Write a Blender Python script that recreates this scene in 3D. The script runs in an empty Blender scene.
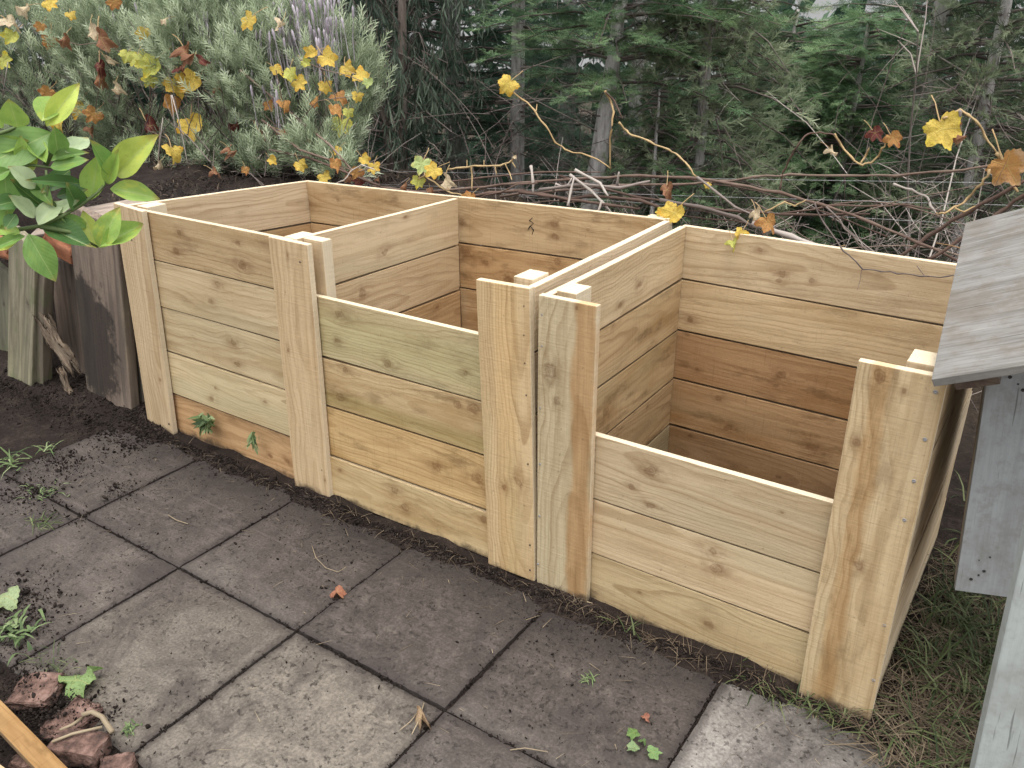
import bpy, bmesh, math, random
import numpy as np
from mathutils import Vector, Matrix, Euler
rnd = random.Random(7)
nr = np.random.default_rng(11)
SC = bpy.context.scene
COL = SC.collection

# ------------------------------------------------------------------ camera
F = 845.7
CAM = Vector((1.2054, -1.9357, 1.7466))
ROT = Euler((1.15, 0.0, 0.5891), 'XYZ')
cd = bpy.data.cameras.new('camera')
cam = bpy.data.objects.new('camera', cd)
COL.objects.link(cam)
cam.location = CAM
cam.rotation_euler = ROT
cd.sensor_width = 36.0
cd.lens = 36.0 * F / 1024.0
cd.clip_end = 3000
cd.clip_start = 0.02
SC.camera = cam
RM = ROT.to_matrix()

def ray(px, py):
    return RM @ Vector(((px - 512) / F, -(py - 384) / F, -1.0))
def ony(px, py, y):
    d = ray(px, py)
    return CAM + d * ((y - CAM.y) / d.y)
def onz(px, py, z):
    d = ray(px, py)
    return CAM + d * ((z - CAM.z) / d.z)
def atd(px, py, dist):
    return CAM + ray(px, py).normalized() * dist

# ------------------------------------------------------------------ object helpers
def put(o, parent=None):
    COL.objects.link(o)
    if parent is not None:
        o.parent = parent
    return o
def tag(o, label=None, cat=None, group=None, kind=None):
    if label: o['label'] = label
    if cat: o['category'] = cat
    if group: o['group'] = group
    if kind: o['kind'] = kind
    return o
def thing(name, label, cat, loc=(0, 0, 0), group=None):
    o = bpy.data.objects.new(name, None)
    o.location = loc
    o.empty_display_size = 0.05
    put(o)
    return tag(o, label, cat, group)

class MB:
    def __init__(s):
        s.v, s.f, s.a = [], [], []
    def add(s, vs, fs, var=0.5):
        n = len(s.v)
        s.v += [tuple(v) for v in vs]
        s.f += [tuple(i + n for i in f) for f in fs]
        s.a += [var] * len(vs)
    def tube(s, pts, rad, n=6, var=0.5, cap=True):
        pts = [Vector(p) for p in pts]
        if not hasattr(rad, '__len__'): rad = [rad] * len(pts)
        b = len(s.v)
        up = Vector((0.13, 0.21, 1)).normalized()
        for i, p in enumerate(pts):
            t = (pts[min(i + 1, len(pts) - 1)] - pts[max(i - 1, 0)])
            if t.length < 1e-9: t = Vector((0, 0, 1))
            t.normalize()
            u = t.cross(up)
            if u.length < 1e-3: u = t.cross(Vector((1, 0, 0)))
            u.normalize(); w = t.cross(u)
            for k in range(n):
                a = 2 * math.pi * k / n
                q = p + (u * math.cos(a) + w * math.sin(a)) * rad[i]
                s.v.append(tuple(q)); s.a.append(var)
        for i in range(len(pts) - 1):
            for k in range(n):
                s.f.append((b + i * n + k, b + i * n + (k + 1) % n, b + (i + 1) * n + (k + 1) % n, b + (i + 1) * n + k))
        if cap:
            s.f.append(tuple(b + k for k in range(n))[::-1])
            s.f.append(tuple(b + (len(pts) - 1) * n + k for k in range(n)))
    def build(s, name, mat, parent=None, loc=None, smooth=True):
        me = bpy.data.meshes.new(name)
        off = Vector(loc) if loc is not None else (parent.matrix_basis.translation if parent is not None else Vector((0, 0, 0)))
        me.from_pydata([(x - off.x, y - off.y, z - off.z) for x, y, z in s.v], [], s.f)
        at = me.attributes.new('var', 'FLOAT', 'POINT')
        at.data.foreach_set('value', s.a)
        if smooth: me.polygons.foreach_set('use_smooth', [True] * len(me.polygons))
        me.materials.append(mat)
        me.update()
        o = bpy.data.objects.new(name, me)
        if parent is None: o.location = off
        return put(o, parent)

def np_mesh(name, V, Fq, var, mat, parent=None, loc=None, smooth=False):
    """V (n,3), Fq (m,k) one face size, var (n,)"""
    off = np.array(loc if loc is not None else (parent.matrix_basis.translation if parent is not None else (0, 0, 0)), float)
    me = bpy.data.meshes.new(name)
    V = (V - off).astype(np.float32)
    k = Fq.shape[1]
    me.vertices.add(len(V)); me.vertices.foreach_set('co', V.ravel())
    me.loops.add(Fq.size); me.loops.foreach_set('vertex_index', Fq.ravel().astype(np.int32))
    me.polygons.add(len(Fq)); me.polygons.foreach_set('loop_start', np.arange(0, Fq.size, k, dtype=np.int32))
    if smooth: me.polygons.foreach_set('use_smooth', np.ones(len(Fq), dtype=bool))
    at = me.attributes.new('var', 'FLOAT', 'POINT'); at.data.foreach_set('value', np.asarray(var, np.float32))
    me.materials.append(mat)
    me.update(calc_edges=True)
    o = bpy.data.objects.new(name, me)
    if parent is None: o.location = off
    return put(o, parent)

def scatter(tv, tf, P, X, N, S, var, W=None):
    """copies of a template: tv local (x along X, z along N); P,X,N (n,3), S (n,)"""
    X = X / np.linalg.norm(X, axis=1, keepdims=True)
    Y = np.cross(N, X); Y /= np.linalg.norm(Y, axis=1, keepdims=True) + 1e-9
    Z = np.cross(X, Y)
    S = np.asarray(S)[:, None, None]
    wv = np.ones(len(P)) if W is None else W
    V = P[:, None, :] + S * (tv[None, :, 0:1] * X[:, None, :] + tv[None, :, 1:2] * wv[:, None, None] * Y[:, None, :] + tv[None, :, 2:3] * Z[:, None, :])
    n, m = len(P), len(tv)
    Fq = (tf[None] + (np.arange(n) * m)[:, None, None]).reshape(-1, tf.shape[1])
    return V.reshape(-1, 3), Fq, np.repeat(var, m)

# ------------------------------------------------------------------ node helpers
def mat_new(name):
    m = bpy.data.materials.new(name); m.use_nodes = True
    nt = m.node_tree; nt.nodes.clear()
    out = nt.nodes.new('ShaderNodeOutputMaterial')
    return m, nt, out
class N:
    def __init__(s, nt): s.nt = nt
    def node(s, t, **kw):
        n = s.nt.nodes.new(t)
        for k, v in kw.items(): setattr(n, k, v)
        return n
    def put(s, sock, v):
        if isinstance(v, bpy.types.NodeSocket): s.nt.links.new(v, sock)
        elif v is not None: sock.default_value = v
    def m(s, op, a, b=None, c=None, clamp=False):
        n = s.node('ShaderNodeMath', operation=op, use_clamp=clamp)
        for i, x in enumerate((a, b, c)):
            if x is not None: s.put(n.inputs[i], x)
        return n.outputs[0]
    def vm(s, op, a, b=None):
        n = s.node('ShaderNodeVectorMath', operation=op)
        s.put(n.inputs[0], a)
        if b is not None: s.put(n.inputs[1], b)
        return n.outputs['Value'] if op in ('LENGTH', 'DOT_PRODUCT') else n.outputs[0]
    def noise(s, vec, scale=5, detail=4, rough=0.55, dist=0.0, col=False):
        n = s.node('ShaderNodeTexNoise')
        s.put(n.inputs['Vector'], vec); n.inputs['Scale'].default_value = scale
        n.inputs['Detail'].default_value = detail; n.inputs['Roughness'].default_value = rough
        n.inputs['Distortion'].default_value = dist
        return n.outputs['Color'] if col else n.outputs['Fac']
    def ramp(s, fac, stops, interp='LINEAR'):
        n = s.node('ShaderNodeValToRGB'); n.color_ramp.interpolation = interp
        e = n.color_ramp.elements
        while len(e) < len(stops): e.new(0.5)
        for el, (p, c) in zip(e, stops):
            el.position = p; el.color = c if len(c) == 4 else (*c, 1)
        s.put(n.inputs[0], fac)
        return n.outputs[0]
    def mix(s, fac, a, b, mode='MIX'):
        n = s.node('ShaderNodeMix', data_type='RGBA', blend_type=mode)
        s.put(n.inputs[0], fac)
        for i, x in ((6, a), (7, b)):
            if isinstance(x, tuple) and len(x) == 3: x = (*x, 1)
            s.put(n.inputs[i], x)
        return n.outputs[2]
    def step(s, v, lo, hi, o0=0.0, o1=1.0):
        n = s.node('ShaderNodeMapRange', interpolation_type='SMOOTHSTEP')
        s.put(n.inputs[0], v); n.inputs[1].default_value = lo; n.inputs[2].default_value = hi
        n.inputs[3].default_value = o0; n.inputs[4].default_value = o1
        return n.outputs[0]
    def attr(s, name, typ='OBJECT', out='Vector'):
        n = s.node('ShaderNodeAttribute', attribute_type=typ, attribute_name=name)
        return n.outputs[out]
    def xyz(s, v):
        n = s.node('ShaderNodeSeparateXYZ'); s.put(n.inputs[0], v); return n.outputs
    def comb(s, x, y, z):
        n = s.node('ShaderNodeCombineXYZ')
        for i, q in enumerate((x, y, z)): s.put(n.inputs[i], q)
        return n.outputs[0]
    def bump(s, h, strength=0.3, dist=0.01):
        n = s.node('ShaderNodeBump'); n.inputs['Strength'].default_value = strength
        n.inputs['Distance'].default_value = dist; s.put(n.inputs['Height'], h)
        return n.outputs[0]
    def bsdf(s, out, col, rough=0.7, normal=None, spec=0.3, metal=0.0, trans=0.0):
        b = s.node('ShaderNodeBsdfPrincipled')
        if isinstance(col, tuple) and len(col) == 3: col = (*col, 1)
        s.put(b.inputs['Base Color'], col); s.put(b.inputs['Roughness'], rough)
        b.inputs['Specular IOR Level'].default_value = spec; b.inputs['Metallic'].default_value = metal
        if normal is not None: s.put(b.inputs['Normal'], normal)
        o = b.outputs[0]
        if trans > 0:
            t = s.node('ShaderNodeBsdfTranslucent'); s.put(t.inputs[0], col)
            if normal is not None: s.put(t.inputs['Normal'], normal)
            mx = s.node('ShaderNodeMixShader'); mx.inputs[0].default_value = trans
            s.nt.links.new(o, mx.inputs[1]); s.nt.links.new(t.outputs[0], mx.inputs[2]); o = mx.outputs[0]
        s.nt.links.new(o, out.inputs[0])
    def obj(s): return s.node('ShaderNodeTexCoord').outputs['Object']
    def pos(s): return s.node('ShaderNodeNewGeometry').outputs['Position']

def wood_material(name, early, late, knot, stain, weather=0.0, ringfreq=95.0, contrast=1.0, moss=None, grime=0.0, fresh_lit_edge=False):
    m, nt, out = mat_new(name); g = N(nt)
    p = g.obj(); seed = g.attr('seed'); x, y, z = g.xyz(p)
    ps = g.vm('ADD', p, seed)
    # gentle wander of the grain
    wob = g.noise(g.vm('MULTIPLY', ps, (1.3, 3.0, 3.0)), 1.6, 3, 0.5)
    wob2 = g.noise(g.vm('MULTIPLY', ps, (5.0, 18.0, 18.0)), 1.0, 2, 0.5)
    yy = g.m('ADD', y, g.m('MULTIPLY', g.m('SUBTRACT', wob, 0.5), 0.10))
    yy = g.m('ADD', yy, g.m('MULTIPLY', g.m('SUBTRACT', wob2, 0.5), 0.006))
    kcore = None; khalo = None
    wn = g.m('MULTIPLY', g.m('SUBTRACT', g.noise(ps, 42, 2, 0.6), 0.5), 1.9)
    for i in range(4):
        k = g.attr('knot%d' % i); kx, ky, ks = g.xyz(k)
        dx = g.m('SUBTRACT', x, kx); dy = g.m('SUBTRACT', y, ky)
        ks2 = g.m('MAXIMUM', ks, 0.0005)
        ex = g.m('DIVIDE', dx, g.m('MULTIPLY', ks2, 1.35)); ey = g.m('DIVIDE', dy, ks2)
        r2 = g.m('ADD', g.m('MULTIPLY', ex, ex), g.m('MULTIPLY', ey, ey))
        r = g.m('ADD', g.m('SQRT', r2), wn)
        fx = g.m('DIVIDE', ex, 2.4); fy = g.m('DIVIDE', ey, 2.0)
        gg = g.m('EXPONENT', g.m('MULTIPLY', g.m('ADD', g.m('MULTIPLY', fx, fx), g.m('MULTIPLY', fy, fy)), -1.0))
        yy = g.m('SUBTRACT', yy, g.m('MULTIPLY', g.m('MULTIPLY', gg, dy), 0.8))
        core = g.step(r, 1.15, 0.55); rngs = g.m('MULTIPLY_ADD', g.m('SINE', g.m('MULTIPLY', r, 13.0)), 0.22, 0.72)
        core = g.m('MULTIPLY', core, rngs)
        halo = g.m('MULTIPLY', gg, g.m('GREATER_THAN', ks, 0.001))
        core = g.m('MULTIPLY', core, g.m('GREATER_THAN', ks, 0.001))
        kcore = core if kcore is None else g.m('MAXIMUM', kcore, core)
        khalo = halo if khalo is None else g.m('MAXIMUM', khalo, halo)
    pith = g.attr('pith'); px_, py_, pz_ = g.xyz(pith)
    ry = g.m('SUBTRACT', yy, py_)
    rz = g.m('ADD', g.m('SUBTRACT', z, pz_), g.m('MULTIPLY', x, px_))
    rr = g.m('SQRT', g.m('ADD', g.m('MULTIPLY', ry, ry), g.m('MULTIPLY', rz, rz)))
    rv = g.m('MULTIPLY', g.m('ADD', rr, g.m('MULTIPLY', wob, 0.02)), ringfreq)
    fr = g.m('FRACT', rv)
    late_m = g.m('MULTIPLY', g.step(fr, 0.45, 0.9), g.step(fr, 1.0, 0.93))
    ringvar = g.noise(g.comb(g.m('FLOOR', rv), 0.5, seed), 3.1, 0)
    late_m = g.m('MULTIPLY', late_m, g.m('MULTIPLY_ADD', ringvar, 1.3, 0.05))
    saw0 = g.noise(g.vm('MULTIPLY', ps, (150.0, 5.0, 8.0)), 1.0, 3, 0.6)
    fibre = g.noise(g.vm('MULTIPLY', ps, (5.0, 260.0, 260.0)), 1.0, 3, 0.6)
    fibre2 = g.noise(g.vm('MULTIPLY', ps, (1.5, 40.0, 40.0)), 1.0, 3, 0.55)
    c = g.mix(g.m('MULTIPLY', late_m, 0.62 * contrast, clamp=True), early, late)
    st = g.noise(g.vm('MULTIPLY', ps, (1.6, 6.0, 4.0)), 1.0, 4, 0.6)
    sa = g.attr('stain', out='Fac')
    c = g.mix(g.m('MULTIPLY', g.step(st, 0.45, 0.72), g.m('ADD', 0.25, sa), clamp=True), c, stain)
    c = g.mix(g.m('MULTIPLY', g.step(fibre2, 0.38, 0.66), 0.36), c, late)
    c = g.mix(g.m('MULTIPLY', g.step(fibre, 0.5, 0.72), 0.26), c, tuple(v * 0.55 for v in late))
    # blotches and grey-brown weather marks, stronger on stained boards
    bl = g.noise(g.vm('MULTIPLY', ps, (4.5, 13.0, 9.0)), 1.0, 5, 0.68)
    c = g.mix(g.m('MULTIPLY', g.step(bl, 0.52, 0.70), g.m('MULTIPLY_ADD', sa, 0.85, 0.10), clamp=True), c, tuple(v * 0.62 for v in late))
    lgt = g.noise(g.vm('MULTIPLY', ps, (0.9, 14.0, 9.0)), 1.0, 2, 0.5)
    c = g.mix(g.step(lgt, 0.5, 0.75, 0, 0.30), c, tuple(min(1, v * 1.18) for v in early))
    sawc = g.step(saw0, 0.55, 0.8)
    c = g.mix(g.m('MULTIPLY', sawc, g.m('MULTIPLY_ADD', sa, 0.35, 0.06)), c, tuple(v * 0.55 for v in late))
    grn = g.step(g.noise(g.vm('MULTIPLY', ps, (1.1, 5.0, 4.0)), 1.0, 3, 0.55), 0.52, 0.72, 0.0, 0.35)
    c = g.mix(grn, c, (0.40, 0.37, 0.25))
    kn = g.step(g.noise(g.vm('MULTIPLY', ps, (20, 34, 20)), 1.0, 3, 0.6), 0.30, 0.66)
    c = g.mix(g.m('MULTIPLY', g.m('MULTIPLY', khalo, kn), 0.75), c, tuple(a * 0.5 + b * 0.5 for a, b in zip(late, knot)))
    c = g.mix(g.m('MULTIPLY', kcore, 0.58), c, knot)
    tint = g.attr('tint', out='Color')
    c = g.mix(1.0, c, tint, 'MULTIPLY')
    if fresh_lit_edge:
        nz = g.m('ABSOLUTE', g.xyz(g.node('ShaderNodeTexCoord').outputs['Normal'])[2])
        c = g.mix(g.m('MULTIPLY', g.step(nz, 0.6, 0.35, 0.0, 0.62), g.attr('fresh_lit_edge', out='Fac')), c, (0.72, 0.63, 0.46))  # pale sawn edges; top light on them is put into the colour too
        c = g.mix(g.m('MULTIPLY', g.step(nz, 0.6, 0.35, 0.0, 0.6), g.m('SUBTRACT', 1.0, g.attr('fresh_lit_edge', out='Fac'))), c, (0.10, 0.068, 0.04))  # shadow in the gaps between boards painted on the remaining edges
    # long streak of second colour down one band of the board
    bx, bw, bs = g.xyz(g.attr('band'))
    bn = g.m('MULTIPLY', g.m('SUBTRACT', g.noise(g.vm('MULTIPLY', ps, (3.0, 8.0, 8.0)), 1.5, 3, 0.6), 0.5), 0.06)
    bd = g.m('ABSOLUTE', g.m('SUBTRACT', g.m('ADD', y, bn), bx))
    bm = g.m('MULTIPLY', g.m('SUBTRACT', 1.0, g.m('DIVIDE', bd, g.m('MAXIMUM', bw, 0.0005)), clamp=True), bs, clamp=True)
    bm = g.step(bm, 0.0, 0.5)
    bm = g.m('MULTIPLY', bm, bs)
    c = g.mix(bm, c, g.mix(1.0, c, g.attr('bandcol', out='Color'), 'MULTIPLY'))
    # soil splash near the ground
    wz = g.xyz(g.pos())[2]
    sp = g.noise(g.pos(), 9.0, 5, 0.65)
    sp2 = g.m('MULTIPLY', g.step(g.m('SUBTRACT', wz, g.m('MULTIPLY', sp, 0.14)), -0.035, -0.075), 0.85)
    c = g.mix(sp2, c, (0.035, 0.025, 0.02))
    speck = g.step(g.noise(ps, 75.0, 2, 0.5), 0.70, 0.76)
    c = g.mix(g.m('MULTIPLY', speck, 0.35), c, tuple(v * 0.35 for v in late))
    if weather > 0:
        wn = g.noise(g.vm('MULTIPLY', ps, (2.0, 30.0, 20.0)), 1.0, 4, 0.6)
        c = g.mix(g.step(wn, 0.35, 0.65, 0.0, weather), c, tuple(v * 0.35 for v in early))
    if moss is not None:
        mn = g.noise(g.vm('MULTIPLY', ps, (6, 9, 9)), 1.0, 5, 0.65)
        c = g.mix(g.step(mn, 0.5, 0.68, 0, 0.6), c, moss)
    if grime > 0:
        gn = g.m('ADD', g.m('MULTIPLY', g.noise(g.vm('MULTIPLY', ps, (0.6, 1.0, 1.0)), 11.0, 8, 0.82), 0.9), g.m('MULTIPLY', g.step(g.vm('LENGTH', g.vm('MULTIPLY', g.vm('ADD', g.vm('SUBTRACT', p, (0.40, 0.06, 0.05)), g.vm('MULTIPLY', g.vm('SUBTRACT', g.noise(ps, 6.0, 5, 0.7, 0, True), (0.5, 0.5, 0.5)), (0.55, 0.30, 0.0))), (1.0, 2.0, 0.0))), 0.46, 0.08), 0.5))
        c = g.mix(g.step(gn, 0.50, 0.72, 0, grime), c, (0.027, 0.022, 0.019))
    saw = saw0
    h = g.m('ADD', g.m('MULTIPLY', fibre, 0.5), g.m('ADD', g.m('MULTIPLY', saw, 0.5), g.m('MULTIPLY', g.noise(ps, 60, 3, 0.6), 0.6)))
    g.bsdf(out, c, 0.78, g.bump(h, 0.7, 0.0026), 0.2)
    return m

PINE = wood_material('fresh_pine', (0.61, 0.49, 0.332), (0.345, 0.238, 0.132), (0.17, 0.092, 0.045), (0.41, 0.285, 0.15), contrast=1.0, fresh_lit_edge=True)
OLDWOOD = wood_material('weathered_timber', (0.20, 0.165, 0.135), (0.11, 0.085, 0.068), (0.03, 0.02, 0.015), (0.14, 0.10, 0.075), 0.7, 70, 1.2)
OLDMOSS = wood_material('mossy_timber', (0.24, 0.215, 0.165), (0.12, 0.10, 0.075), (0.03, 0.02, 0.015), (0.17, 0.15, 0.10), 0.55, 70, 1.0, moss=(0.13, 0.15, 0.07))
OLDBLACK = wood_material('blackened_timber', (0.21, 0.175, 0.145), (0.11, 0.088, 0.072), (0.03, 0.02, 0.015), (0.12, 0.085, 0.065), 0.7, 70, 1.0, grime=0.85)
DARKBATTEN = wood_material('dark_batten_timber', (0.17, 0.125, 0.095), (0.10, 0.07, 0.05), (0.03, 0.02, 0.015), (0.12, 0.09, 0.07), 0.5, 70, 1.0)

def simple(name, stops, scale=8.0, rough=0.8, bump=0.3, bdist=0.004, detail=6, spec=0.25, stretch=None, usepos=False, trans=0.0, metal=0.0):
    m, nt, out = mat_new(name); g = N(nt)
    p = g.pos() if usepos else g.obj()
    if stretch: p = g.vm('MULTIPLY', p, stretch)
    f = g.noise(p, scale, detail, 0.62)
    c = g.ramp(f, stops)
    g.bsdf(out, c, rough, g.bump(g.noise(p, scale * 4, 5, 0.65), bump, bdist) if bump else None, spec, metal, trans)
    return m
def foliage_mat(name, dark, mid, light, trans=0.25, rough=0.6, scale=3.0, spec=0.25):
    m, nt, out = mat_new(name); g = N(nt)
    v = g.attr('var', 'GEOMETRY', 'Fac')
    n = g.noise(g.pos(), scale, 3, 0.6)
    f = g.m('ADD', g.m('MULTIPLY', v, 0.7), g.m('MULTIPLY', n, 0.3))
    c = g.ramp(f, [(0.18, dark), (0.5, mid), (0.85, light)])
    g.bsdf(out, c, rough, None, spec, 0, trans)
    return m

CANE = foliage_mat('vine_cane_bark', (0.04, 0.025, 0.019), (0.115, 0.073, 0.055), (0.33, 0.26, 0.205), 0.0, 0.8, 16)
CANETAN = foliage_mat('tan_cane_bark', (0.22, 0.13, 0.06), (0.36, 0.24, 0.11), (0.45, 0.34, 0.18), 0.0, 0.65, 6)
TWIG = foliage_mat('dead_twig_bark', (0.06, 0.045, 0.04), (0.19, 0.155, 0.135), (0.44, 0.39, 0.34), 0.0, 0.85, 5)
TRUNK = simple('grey_bark', [(0.3, (0.22, 0.20, 0.185)), (0.5, (0.52, 0.485, 0.45)), (0.72, (0.72, 0.69, 0.65))], 14, 0.9, 0.8, 0.02, 7, 0.1, (2.2, 2.2, 0.5), True)
EUCTRUNK = simple('eucalypt_bark', [(0.3, (0.16, 0.125, 0.105)), (0.5, (0.36, 0.29, 0.245)), (0.72, (0.52, 0.45, 0.40))], 10, 0.9, 0.6, 0.02, 6, 0.1, (2.2, 2.2, 0.4), True)
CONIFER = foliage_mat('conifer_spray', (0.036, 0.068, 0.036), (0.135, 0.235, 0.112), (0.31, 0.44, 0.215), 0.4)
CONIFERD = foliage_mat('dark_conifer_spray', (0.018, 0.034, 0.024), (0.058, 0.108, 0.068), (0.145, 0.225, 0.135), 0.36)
OLIVE = foliage_mat('olive_shrub_foliage', (0.085, 0.11, 0.07), (0.245, 0.295, 0.175), (0.42, 0.47, 0.30), 0.42)
EUC = foliage_mat('eucalypt_leaf', (0.032, 0.05, 0.035), (0.12, 0.162, 0.112), (0.29, 0.34, 0.25), 0.35, 0.55)
LAV = foliage_mat('lavender_foliage', (0.11, 0.14, 0.085), (0.37, 0.435, 0.275), (0.62, 0.68, 0.49), 0.35, 0.8, 4)
LAVFL = foliage_mat('lavender_flower', (0.24, 0.20, 0.23), (0.44, 0.39, 0.43), (0.62, 0.57, 0.60), 0.1, 0.9, 9)
GRASS = foliage_mat('grass_blade', (0.02, 0.03, 0.011), (0.055, 0.08, 0.027), (0.18, 0.20, 0.09), 0.22)
WEED = foliage_mat('weed_leaf', (0.035, 0.06, 0.025), (0.11, 0.165, 0.06), (0.27, 0.33, 0.16), 0.3)
STRAW = foliage_mat('dry_straw', (0.07, 0.05, 0.033), (0.17, 0.13, 0.085), (0.36, 0.29, 0.19), 0.1, 0.8)
DUFF = foliage_mat('leaf_duff', (0.012, 0.009, 0.007), (0.045, 0.032, 0.022), (0.16, 0.12, 0.08), 0.0, 0.9)
CRUMB = foliage_mat('soil_crumb', (0.007, 0.005, 0.004), (0.02, 0.015, 0.0125), (0.05, 0.039, 0.032), 0.0, 0.95, 20, 0.1)
SCREW = simple('galvanised_steel', [(0.3, (0.22, 0.21, 0.20)), (0.7, (0.42, 0.41, 0.40))], 200, 0.6, 0, 0, 2, 0.3, metal=0.3)
DARKMETAL = simple('rusty_bolt', [(0.3, (0.02, 0.018, 0.016)), (0.7, (0.07, 0.06, 0.055))], 200, 0.7, 0, 0, 2, 0.3, metal=0.3)
WIRE = simple('fence_wire', [(0.3, (0.25, 0.25, 0.25)), (0.7, (0.45, 0.45, 0.44))], 40, 0.5, 0, 0, 2, 0.4, metal=0.6)
BRICK = simple('red_brick', [(0.33, (0.035, 0.024, 0.02)), (0.47, (0.12, 0.072, 0.056)), (0.58, (0.21, 0.128, 0.10)), (0.75, (0.32, 0.225, 0.185))], 26, 0.95, 1.0, 0.008, 9)
TERRA = simple('terracotta', [(0.25, (0.13, 0.055, 0.03)), (0.55, (0.33, 0.135, 0.07)), (0.8, (0.42, 0.21, 0.13))], 14, 0.85, 0.4, 0.003, 6)
BARK = simple('loose_bark', [(0.3, (0.07, 0.05, 0.035)), (0.5, (0.22, 0.165, 0.115)), (0.75, (0.45, 0.36, 0.26))], 22, 0.9, 0.8, 0.008, 7, stretch=(1, 1, 0.35))
INK = simple('black_ink', [(0.3, (0.012, 0.011, 0.011)), (0.7, (0.03, 0.028, 0.026))], 60, 0.8, 0)

# soil / terrain
def soil_mat():
    m, nt, out = mat_new('garden_soil'); g = N(nt); p = g.pos()
    a = g.noise(p, 7.0, 7, 0.7); b = g.noise(p, 60.0, 5, 0.7)
    c = g.ramp(g.m('ADD', g.m('MULTIPLY', a, 0.6), g.m('MULTIPLY', b, 0.4)), [(0.3, (0.010, 0.0075, 0.006)), (0.52, (0.026, 0.019, 0.0155)), (0.72, (0.07, 0.053, 0.042))])
    y = g.xyz(p)[1]
    far = g.step(y, 1.2, 4.0)
    lit = g.ramp(g.noise(p, 25.0, 6, 0.75), [(0.35, (0.012, 0.010, 0.007)), (0.55, (0.05, 0.037, 0.024)), (0.75, (0.12, 0.09, 0.06))])
    c = g.mix(far, c, lit)
    x = g.xyz(p)[0]
    dry = g.m('MULTIPLY', g.step(x, 1.22, 1.45), g.step(y, 1.0, 0.1))
    c = g.mix(g.m('MULTIPLY', dry, g.step(a, 0.35, 0.6)), c, (0.24, 0.18, 0.135))
    g.bsdf(out, c, 0.95, g.bump(g.m('ADD', a, g.m('MULTIPLY', b, 0.5)), 0.9, 0.03), 0.12)
    return m
SOIL = soil_mat()

def slab_mat():
    m, nt, out = mat_new('stained_concrete'); g = N(nt); p = g.pos(); seed = g.attr('seed')
    x, y, z = g.xyz(p)
    big = g.noise(g.vm('ADD', p, g.vm('MULTIPLY', seed, (0.15, 0.15, 0))), 2.1, 6, 0.62, 0.4)
    med = g.noise(p, 13.0, 7, 0.72); fine = g.noise(p, 130.0, 4, 0.7)
    base = g.ramp(g.m('ADD', g.m('MULTIPLY', med, 0.55), g.m('MULTIPLY', fine, 0.45)), [(0.30, (0.05, 0.042, 0.037)), (0.48, (0.14, 0.123, 0.105)), (0.70, (0.30, 0.27, 0.23))])
    base = g.mix(1.0, base, g.attr('tint', out='Color'), 'MULTIPLY')
    dirt = g.ramp(g.m('ADD', g.m('MULTIPLY', med, 0.5), g.m('MULTIPLY', fine, 0.5)), [(0.3, (0.020, 0.0158, 0.0135)), (0.5, (0.055, 0.0445, 0.038)), (0.72, (0.13, 0.107, 0.091))])
    near = g.step(y, -0.82, -0.12)
    leftm = g.step(x, 0.0, -2.0, 0.0, 0.25)
    dm = g.m('ADD', g.m('MULTIPLY', near, 0.74), g.m('ADD', leftm, g.m('MULTIPLY', g.m('SUBTRACT', big, 0.5), 2.0)))
    dm = g.m('ADD', dm, g.m('MULTIPLY', g.m('SUBTRACT', med, 0.5), 0.9))
    dm = g.m('ADD', dm, g.attr('dirt', out='Fac'))
    mask = g.step(dm, -0.38, 0.5)
    c = g.mix(g.m('MULTIPLY', mask, 0.93), base, dirt)
    sm = g.noise(g.vm('ADD', p, g.vm('MULTIPLY', seed, (0.1, 0.1, 0))), 4.6, 7, 0.7, 0.8)
    c = g.mix(g.step(sm, 0.47, 0.66, 0.0, 0.62), c, (0.040, 0.032, 0.029))
    # brushed streaks
    st = g.noise(g.vm('MULTIPLY', p, (5.0, 42.0, 1.0)), 1.0, 4, 0.6)
    c = g.mix(g.m('MULTIPLY', g.step(st, 0.52, 0.72), g.m('MULTIPLY', mask, 0.35)), c, (0.13, 0.105, 0.095))
    # wet black soil smeared against the boxes
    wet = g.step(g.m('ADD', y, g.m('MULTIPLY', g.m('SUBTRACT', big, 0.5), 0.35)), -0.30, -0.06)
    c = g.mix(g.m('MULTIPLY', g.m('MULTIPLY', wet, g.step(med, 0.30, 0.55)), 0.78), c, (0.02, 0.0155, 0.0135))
    specks = g.m('MULTIPLY', g.step(g.noise(p, 48.0, 5, 0.7), 0.56, 0.64), g.step(g.noise(p, 6.0, 3, 0.6), 0.38, 0.60))
    c = g.mix(g.m('MULTIPLY', specks, 0.75), c, (0.026, 0.020, 0.017))
    # slab border is dirtier
    ox, oy, oz = g.xyz(g.obj())
    ed = g.m('MAXIMUM', g.m('ABSOLUTE', ox), g.m('ABSOLUTE', oy))
    em = g.step(g.m('ADD', ed, g.m('MULTIPLY', g.m('SUBTRACT', med, 0.5), 0.05)), 0.255, 0.287)
    c = g.mix(g.m('MULTIPLY', em, 0.7), c, (0.035, 0.028, 0.025))
    h = g.m('ADD', g.m('MULTIPLY', fine, 0.5), g.m('ADD', med, g.m('MULTIPLY', specks, 1.2)))
    g.bsdf(out, c, 0.88, g.bump(h, 0.6, 0.006), 0.25)
    return m
SLAB = slab_mat()

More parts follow.
